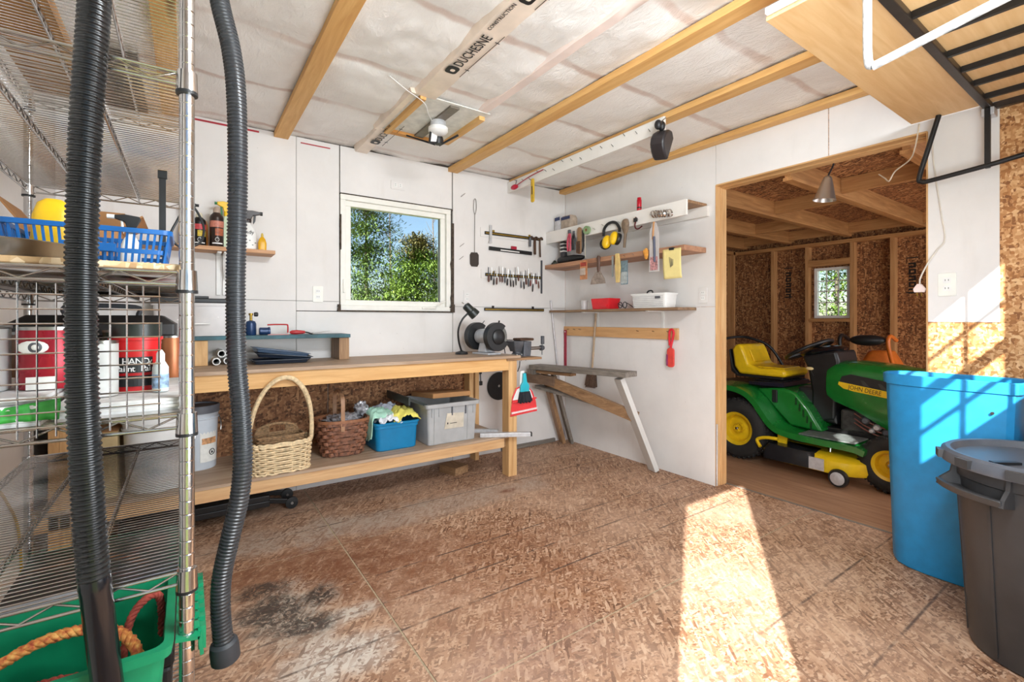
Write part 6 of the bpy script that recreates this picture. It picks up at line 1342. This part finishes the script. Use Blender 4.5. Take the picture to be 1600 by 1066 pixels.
MB().loft([[(.02, -.30, .63), (.30, -.27, .63), (.30, .27, .63), (.02, .30, .63)], [(.0, -.27, .655), (.28, -.24, .665), (.28, .24, .665), (.0, .27, .655)]]).build('seat_deck', pm('navy_black_plastic', (26, 30, 44), .3), mw, 0, bev=.006, **LB)
for y in (-.20, -.12, -.04, .04, .12, .20): MB().box(.03, y-.01, .663, .27, y+.01, .671).build('deck_slat', BLACKP, mw, 0, **LB)
MB().prism([(.08, .60), (.30, .625), (.40, .60), (.50, .48), (.60, .312), (.36, .322), (.25, .43), (.15, .535)], -.285, .285, frame((0, 0, 0), (1, 0, 0), (0, 0, 1))).build('leg_panel', GREENM, mw, 30, bev=.018, **LB)
MB().prism([(.36, .40), (.36, .64), (.62, .64), (.66, .36)], -.15, .15, frame((0, 0, 0), (1, 0, 0), (0, 0, 1))).build('center_tunnel', BLACKP, mw, 0, bev=.02, **LB)
for k in range(5): MB().box(.40+.028*k, -.2875, .50-.045*k, .414+.028*k, -.2845, .56-.045*k).build('panel_louver', pm('dark_green_louver', (12, 60, 26), .4), mw, 0, **LB)
MB().box(.22, -.300, .50, .262, -.283, .605).build('side_marker', BLACKP, mw, 0, bev=.004, **LB)
MB().box(.50, -.46, .301, .88, -.20, .312).build('foot_pad', pm('grey_tread', (110, 114, 112), .5, 0, .2, 40), mw, 0, bev=.006, **LB)
# seat
seatp = [(.285, .705), (.295, .75), (.265, .772), (.06, .768), (-.03, .80), (-.075, .92), (-.105, .975), (-.155, .975), (-.19, .93), (-.165, .77), (-.12, .705)]
st = MB().prism(seatp, -.215, .215, frame((0, 0, 0), (1, 0, 0), (0, 0, 1))).build('seat', YELM, mw, 30, bev=.022, **LB)
MB().prism([(-.03, .815), (-.02, .82), (-.065, .925), (-.075, .92)], -.12, .12, frame((0, 0, 0), (1, 0, 0), (0, 0, 1))).build('back_pad', YELM, st, 0, bev=.006, **LB)
MB().box(-.02, -.15, .769, .25, .15, .782).build('seat_pad', YELM, st, 0, bev=.008, **LB)
MB().prism([(.26, .68), (.27, .704), (-.13, .704), (-.18, .76), (-.21, .93), (-.225, .92), (-.20, .72), (-.14, .68)], -.205, .205, frame((0, 0, 0), (1, 0, 0), (0, 0, 1))).build('seat_shell', BLACKP, mw, 0, bev=.008, **LB)
# hood
def hood_sec(x, zb, zt, w):
    pts = [(-w*.92, zb), (-w, zb+.04), (-w, zt-.10), (-w*.93, zt-.045), (-w*.72, zt-.012), (-w*.3, zt), (w*.3, zt), (w*.72, zt-.012), (w*.93, zt-.045), (w, zt-.10), (w, zb+.04), (w*.92, zb)]
    return [(x, y, z) for y, z in pts]
MB().loft([hood_sec(*s) for s in ((.60, .60, .835, .215), (.66, .56, .872, .235), (.80, .51, .875, .24), (1.0, .40, .86, .24), (1.15, .37, .835, .238), (1.30, .37, .80, .225), (1.38, .40, .75, .19))]).build('hood', GREENM, mw, 50, **LB)
SD = frame((0, -.2412, 0), (1, 0, 0), (0, 0, 1)); SD2 = frame((0, .2412, 0), (-1, 0, 0), (0, 0, 1))
for m, sg in ((SD, 1), (SD2, -1)):
    MB().prism([(sg*a, b) for a, b in ((.70, .715), (.72, .765), (.78, .785), (1.24, .715), (1.26, .66), (.80, .705))], 0, .004, m).build('side_vent', BLACKP, mw, 0, **LB)
    MB().prism([(sg*a, b) for a, b in ((.695, .70), (.70, .722), (.80, .708), (1.27, .645), (1.26, .60), (.80, .657), (.73, .672))], .0005, .006, m).build('side_stripe', YELM, mw, 0, **LB)
def mtext(s, size, m, mat):
    o = text('lettering', s, size, WM[mw.name] @ m, mat, mw, .0006, sx=0.80); return o
mtext('JOHN DEERE', .046, frame((.762, -.2478, .673), (1, 0, -.132), (0, 0, 1)), INK)
for k in range(3): MB().prism([(.86+.11*k, .705-.015*k), (.90+.11*k, .70-.015*k), (.86+.11*k, .745-.015*k), (.84+.11*k, .747-.015*k)], .0042, .0055, SD).build('vent_louver', pm('vent_grey', (60, 62, 60), .5), mw, 0, **LB)
# dash, steering wheel
MB().loft([[(x, y*s, z) for x, y, z in ((x0, -.16, z0), (x1, -.18, z1), (x1, .18, z1), (x0, .16, z0))] for x0, x1, z0, z1, s in ((.46, .64, .34, .40, .9), (.47, .66, .60, .70, 1), (.44, .68, .80, .875, 1.05), (.40, .66, .90, .955, 1.1))]).build('dash_console', BLACKP, mw, 30, bev=.02, **LB)
MB().ell((.50, 0, .935), .17, .20, .045, 20, 8, Matrix.Rotation(R(-12), 3, 'Y')).build('dash_cowl', pm('gloss_black', (20, 20, 24), .2), mw, **LB)
swm = Matrix.Rotation(R(-28), 4, 'Y'); swm.translation = Vector((.385, 0, .945))
MB().tube([swm @ Vector((.185*math.cos(a), .185*math.sin(a), 0)) for a in [2*math.pi*k/36 for k in range(36)]], .015, 10, closed=True).build('steering_wheel', BLACKP, mw, **LB)
mb = MB()
for a in (90, 210, 330): mb.beam(swm @ Vector((0, 0, -.01)), swm @ Vector((.18*math.cos(R(a)), .18*math.sin(R(a)), 0)), .04, .014)
mb.build('wheel_spokes', BLACKP, mw, 0, **LB); MB().tube([(.385, 0, .94), (.47, 0, .75)], .022, 10).build('steering_column', BLACKM, mw, **LB)
MB().ell((.47, -.19, .80), .03, .012, .014, 12, 6).build('lever_knob', pm('cream_knob', (232, 208, 150), .4), mw, **LB); MB().tube([(.49, -.17, .74), (.47, -.19, .80)], .006, 8).build('lever', BLACKM, mw, **LB)
# engine bits below the hood
for i, (x, z, r) in enumerate(((.86, .44, .03), (.93, .40, .026), (.99, .37, .03), (.90, .37, .02), (1.04, .34, .026))):
    MB().lathe([(r*.5, -.02), (r, -.015), (r, .015), (r*.6, .03)], (x, -.19, z), 12, RX90).build('engine_fitting', GALV if i % 2 else IRON, mw, **LB)
MB().box(.68, -.17, .33, 1.2, .17, .50).build('engine_block', pm('engine_grey', (70, 68, 66), .6, .4, .25, 30), mw, 0, bev=.02, **LB)
for z in (.39, .43, .36): MB().tube(spline([(.78, -.18, z+.05), (.88, -.20, z), (1.0, -.20, z-.03), (1.12, -.18, z-.02)], 4), .006, 6).build('engine_hose', pm('copper_red_hose', (120, 70, 60), .5), mw, **LB)
# mower deck
dk = MB().loft([[(x, y, z) for x, y in rrect(.22-e, -.53-e, .98+e, .53+e, .22, 7)] for z, e in ((.075, .0), (.10, .008), (.165, .0), (.19, -.03), (.20, -.12))]).build('cutting_deck', YELM, mw, 40, **LB)
MB().loft([[(x, y, z) for x, y in rrect(.26-e, -.56-e, .66+e, -.30+e, .05, 4)] for z, e in ((.085, .0), (.155, .0), (.20, -.03))]).build('discharge_chute', pm('deck_black', (30, 32, 36), .3), dk, 40, **LB)
MB().lathe([(.07, 0), (.09, .01), (.09, .05), (.05, .06)], (.42, -.22, .20), 22).build('spindle_cover', pm('slate_cap', (52, 58, 68), .35), dk, **LB)
MB().box(.62, -.565, .088, .72, -.555, .175).build('chute_plate', GALV, dk, 0, **LB)
MB().tube(spline([(.24, -.53, .16), (.20, -.50, .205), (.27, -.50, .235), (.36, -.49, .24)], 5), .014, 8).build('deck_handle', YELM, dk, **LB)
rw = MB().lathe([(.02, -.02), (.06, -.02), (.066, 0), (.06, .02), (.02, .02)], (.82, -.575, .068), 24, RX90).build('gauge_wheel', BLACKP, dk, **LB)
MB().lathe([(.010, .018), (.042, .021), (.046, .024), (.012, .034)], (.82, -.575, .068), 20, RX90).build('wheel_disc', GALV, rw, **LB)
MB().prism([(.33, .20), (.40, .20), (.415, .305), (.33, .305)], -.44, -.43, frame((0, -.86, 0), (1, 0, 0), (0, 0, 1))).build('lift_bracket', YELM, mw, 0, **LB)
MB().tube([(.70, -.40, .20), (.70, -.38, .29)], .008, 8).build('lift_rod', STEEL, mw, **LB)
# things behind the mower
ph = thing('push_handle', 'black tubular machine handle behind the mower seat', 'handle frame', (4.75, 2.75, 0))
MB().tube(spline([(5.0, 2.25, .55), (4.92, 2.42, .90), (4.86, 2.58, 1.0), (4.80, 2.72, 1.02), (4.55, 2.80, .985), (4.35, 2.80, .96), (4.42, 2.84, .8), (4.55, 2.88, .5), (4.62, 2.9, .05)], 6), .014, 10).build('tube', BLACKM, ph)
MB().tube([(5.0, 2.25, .55), (5.05, 2.22, .05)], .014, 10).build('lower_tube', BLACKM, ph)
for i, (x0, x1, h, m, lb) in enumerate(((4.42, 4.60, 1.19, pm('blue_grey_panel', (84, 104, 120), .5), 'blue grey panel leaning on the lean-to end wall'), (4.64, 4.82, 1.15, pm('pale_grey_panel', (176, 176, 172), .5), 'pale grey panel leaning right of the blue grey panel'))):
    tag(MB().beam(((x0+x1)/2, 3.20, .01), ((x0+x1)/2, 3.37, h), x1-x0, .02, (0, -1, 0)).build('wall_panel_offcut', m), lb, 'panel')
pbx = thing('pipe_bundle', 'stack of pale grey corrugated panels behind the mower', 'panel stack', (4.32, 2.98, 0))
for k in range(4): MB().beam((4.20+.03*k, 2.92+.01*k, .01), (4.10+.03*k, 3.05+.01*k, .87-.02*k), .22, .012, (0, -1, 0)).build('panel', pm('pale_panel', (196, 194, 188), .5), pbx, 0)
rc = thing('fuel_can', 'red plastic fuel can on the floor behind the rear wheel', 'fuel can', (4.2, 2.68, 0))
MB().loft([[(x, y, z) for x, y in rrect(4.06-e, 2.58-e, 4.34+e, 2.80+e, .04)] for z, e in ((.004, -.01), (.02, 0), (.42, 0), (.50, -.04))]).build('body', pm('red_can_plastic', (170, 26, 30), .4), rc, bev=.005)
MB().tube(spline([(4.10, 2.69, .49), (4.14, 2.69, .55), (4.24, 2.69, .55), (4.28, 2.69, .49)], 5), .014, 8).build('handle', pm('red_can_plastic', (170, 26, 30), .4), rc); MB().lathe([(.025, .48), (.025, .52), (.015, .54)], (4.30, 2.69, 0), 14).build('cap', BLACKP, rc)
ti = thing('garden_tiller', 'orange and black garden machine behind the mower hood', 'garden machine', (5.2, 1.55, 0))
ORM = pm('orange_machine', (206, 108, 36), .4)
MB().box(5.05, 1.40, .20, 5.45, 1.80, .55).build('engine_housing', BLACKM, ti, 0, bev=.04)
for y in (1.36, 1.84): MB().lathe([(.05, -.05), (.20, -.05), (.21, 0), (.20, .05), (.05, .05)], (5.3, y, .212), 28, RX90).build('wheel', TYRE, ti)
for y in (1.42, 1.78): MB().tube(spline([(5.2, y, .5), (4.95, y+.02, .85), (4.90, y+.03, 1.0), (4.95, y+.03, 1.06), (5.1, y+.03, 1.02)], 6), .016, 10).build('handlebar', BLACKM if y > 1.6 else ORM, ti)
MB().loft([[(x, y, z) for x, y in rrect(5.08-e, 1.45-e, 5.42+e, 1.75+e, .05)] for z, e in ((.56, 0), (.80, -.02), (.92, -.07))]).build('fuel_tank', ORM, ti, bev=.01)
MB().ell((4.92, 1.60, 1.02), .06, .14, .05).build('control_panel', BLACKP, ti)

# ================================================================ TREES OUTSIDE
def leafmat(name, cols):
    t = NT(name); n = t.noise(t.obj(), 3.0, 4); rnd = t.node('ShaderNodeObjectInfo').outputs['Random']
    t.set(Base_Color=t.ramp(n, [(0.3, lin(cols[0])), (0.5, lin(cols[1])), (0.7, lin(cols[2]))]), Roughness=0.7)
    t.set(Subsurface_Weight=0.0); return t.m
SPR = leafmat('spruce_needles', [(46, 70, 34), (84, 108, 48), (120, 138, 66)]); BUSH = leafmat('leafy_green', [(62, 88, 32), (98, 124, 46), (134, 154, 66)]); RUSTY = leafmat('rusty_foliage', [(72, 80, 40), (104, 98, 56), (134, 106, 70)])
BARK = pm('tree_bark', (104, 92, 82), .9, 0, .25, 30)
GZ = -.2
def leaf(mb, p, d, L, w):
    d = d.normalized(); a = d.cross(Vector((0, 0, 1)))
    if a.length < .1: a = Vector((1, 0, 0))
    a.normalize(); q = Vector(p)
    k = len(mb.v); mb.v += [tuple(q-a*w*.3), tuple(q+a*w*.3), tuple(q+d*L*.55+a*w), tuple(q+d*L), tuple(q+d*L*.55-a*w)]; mb.f.append((k, k+1, k+2, k+3, k+4))
def conifer(label, x, y, h, r, mat, seed, n=70, per=34, top=None):
    rr = random.Random(seed); t = thing('spruce_tree', label, 'tree', (x, y, GZ), 0)
    MB().tube([(x, y, GZ), (x, y, GZ+h)], [.06, .01], 8).build('trunk', BARK, t)
    mb, mt = MB(), MB()
    for k in range(n):
        q = rr.random()**.8; z = GZ+.15+h*q*.97; L = r*(1-q)**.75*rr.uniform(.7, 1.1)+.12; a = rr.uniform(0, 6.283)
        d = Vector((math.cos(a), math.sin(a), rr.uniform(-.15, .25))); b = Vector((x, y, z))
        for j in range(int(per*2.6)):
            u = rr.random()**.7; p = b+d*L*u+Vector((rr.gauss(0, .05+.10*u), rr.gauss(0, .05+.10*u), rr.gauss(0, .06)))
            leaf(mt if (top and q > top) else mb, p, d+Vector((rr.gauss(0, .6), rr.gauss(0, .6), rr.gauss(0, .5))), rr.uniform(.05, .11), rr.uniform(.010, .019))
    mb.build('foliage', mat, t, 0)
    if top: mt.build('crown_tip', RUSTY, t, 0)
    return t
def bare(label, x, y, h, seed):
    rr = random.Random(seed); t = thing('bare_tree', label, 'tree', (x, y, GZ))
    MB().tube([(x, y, GZ), (x+.05, y, GZ+h*.5), (x, y, GZ+h)], [.05, .03, .008], 7).build('trunk', BARK, t); mb = MB()
    for k in range(26):
        z = GZ+h*rr.uniform(.3, .98); a = rr.uniform(0, 6.28); L = rr.uniform(.3, .9)*(1.3-(z-GZ)/h); p = Vector((x, y, z)); d = Vector((math.cos(a)*.6, math.sin(a)*.6, .8))
        mb.tube([p, p+d*L*.5, p+d*L+Vector((0, 0, .1))], [.010, .007, .003], 5)
    mb.build('twigs', BARK, t); return t
conifer('tall dark spruce with rusty tip seen through the window left half', 3.15, 10.0, 4.7, 1.35, SPR, 1, 260, 42, .80)
conifer('bushy light green conifer seen through the window right half', 3.95, 9.2, 3.05, 1.35, BUSH, 2, 190, 46, .88)
conifer('green conifer at the far right edge of the window view', 5.2, 10.6, 3.0, 1.3, BUSH, 3, 100, 38, .9)
conifer('dark spruce at the far left edge of the window view', 2.1, 11.2, 4.0, 1.2, SPR, 4, 140, 36)
conifer('low bright green conifer between the two larger ones', 3.45, 8.6, 2.0, .95, BUSH, 5, 80, 36)
conifer('spruce standing furthest back behind the window trees', 6.6, 13.5, 3.6, 1.4, SPR, 6, 80, 34)
bare('bare thin tree rising between the two conifers', 4.75, 13.0, 5.0, 8); bare('bare thin tree at the right of the window view', 6.2, 13.2, 4.9, 9); bare('bare thin tree behind the tall spruce', 3.1, 13.5, 5.2, 10)
conifer('wide low green bush filling the lower left of the window view', 2.75, 9.0, 1.7, 1.1, SPR, 14, 80, 36)
conifer('wide low green bush filling the lower right of the window view', 4.7, 9.4, 1.9, 1.2, BUSH, 15, 90, 36)
conifer('pale green bush outside the lean-to window', 9.6, 3.6, 2.6, 1.6, BUSH, 12, 70, 30)
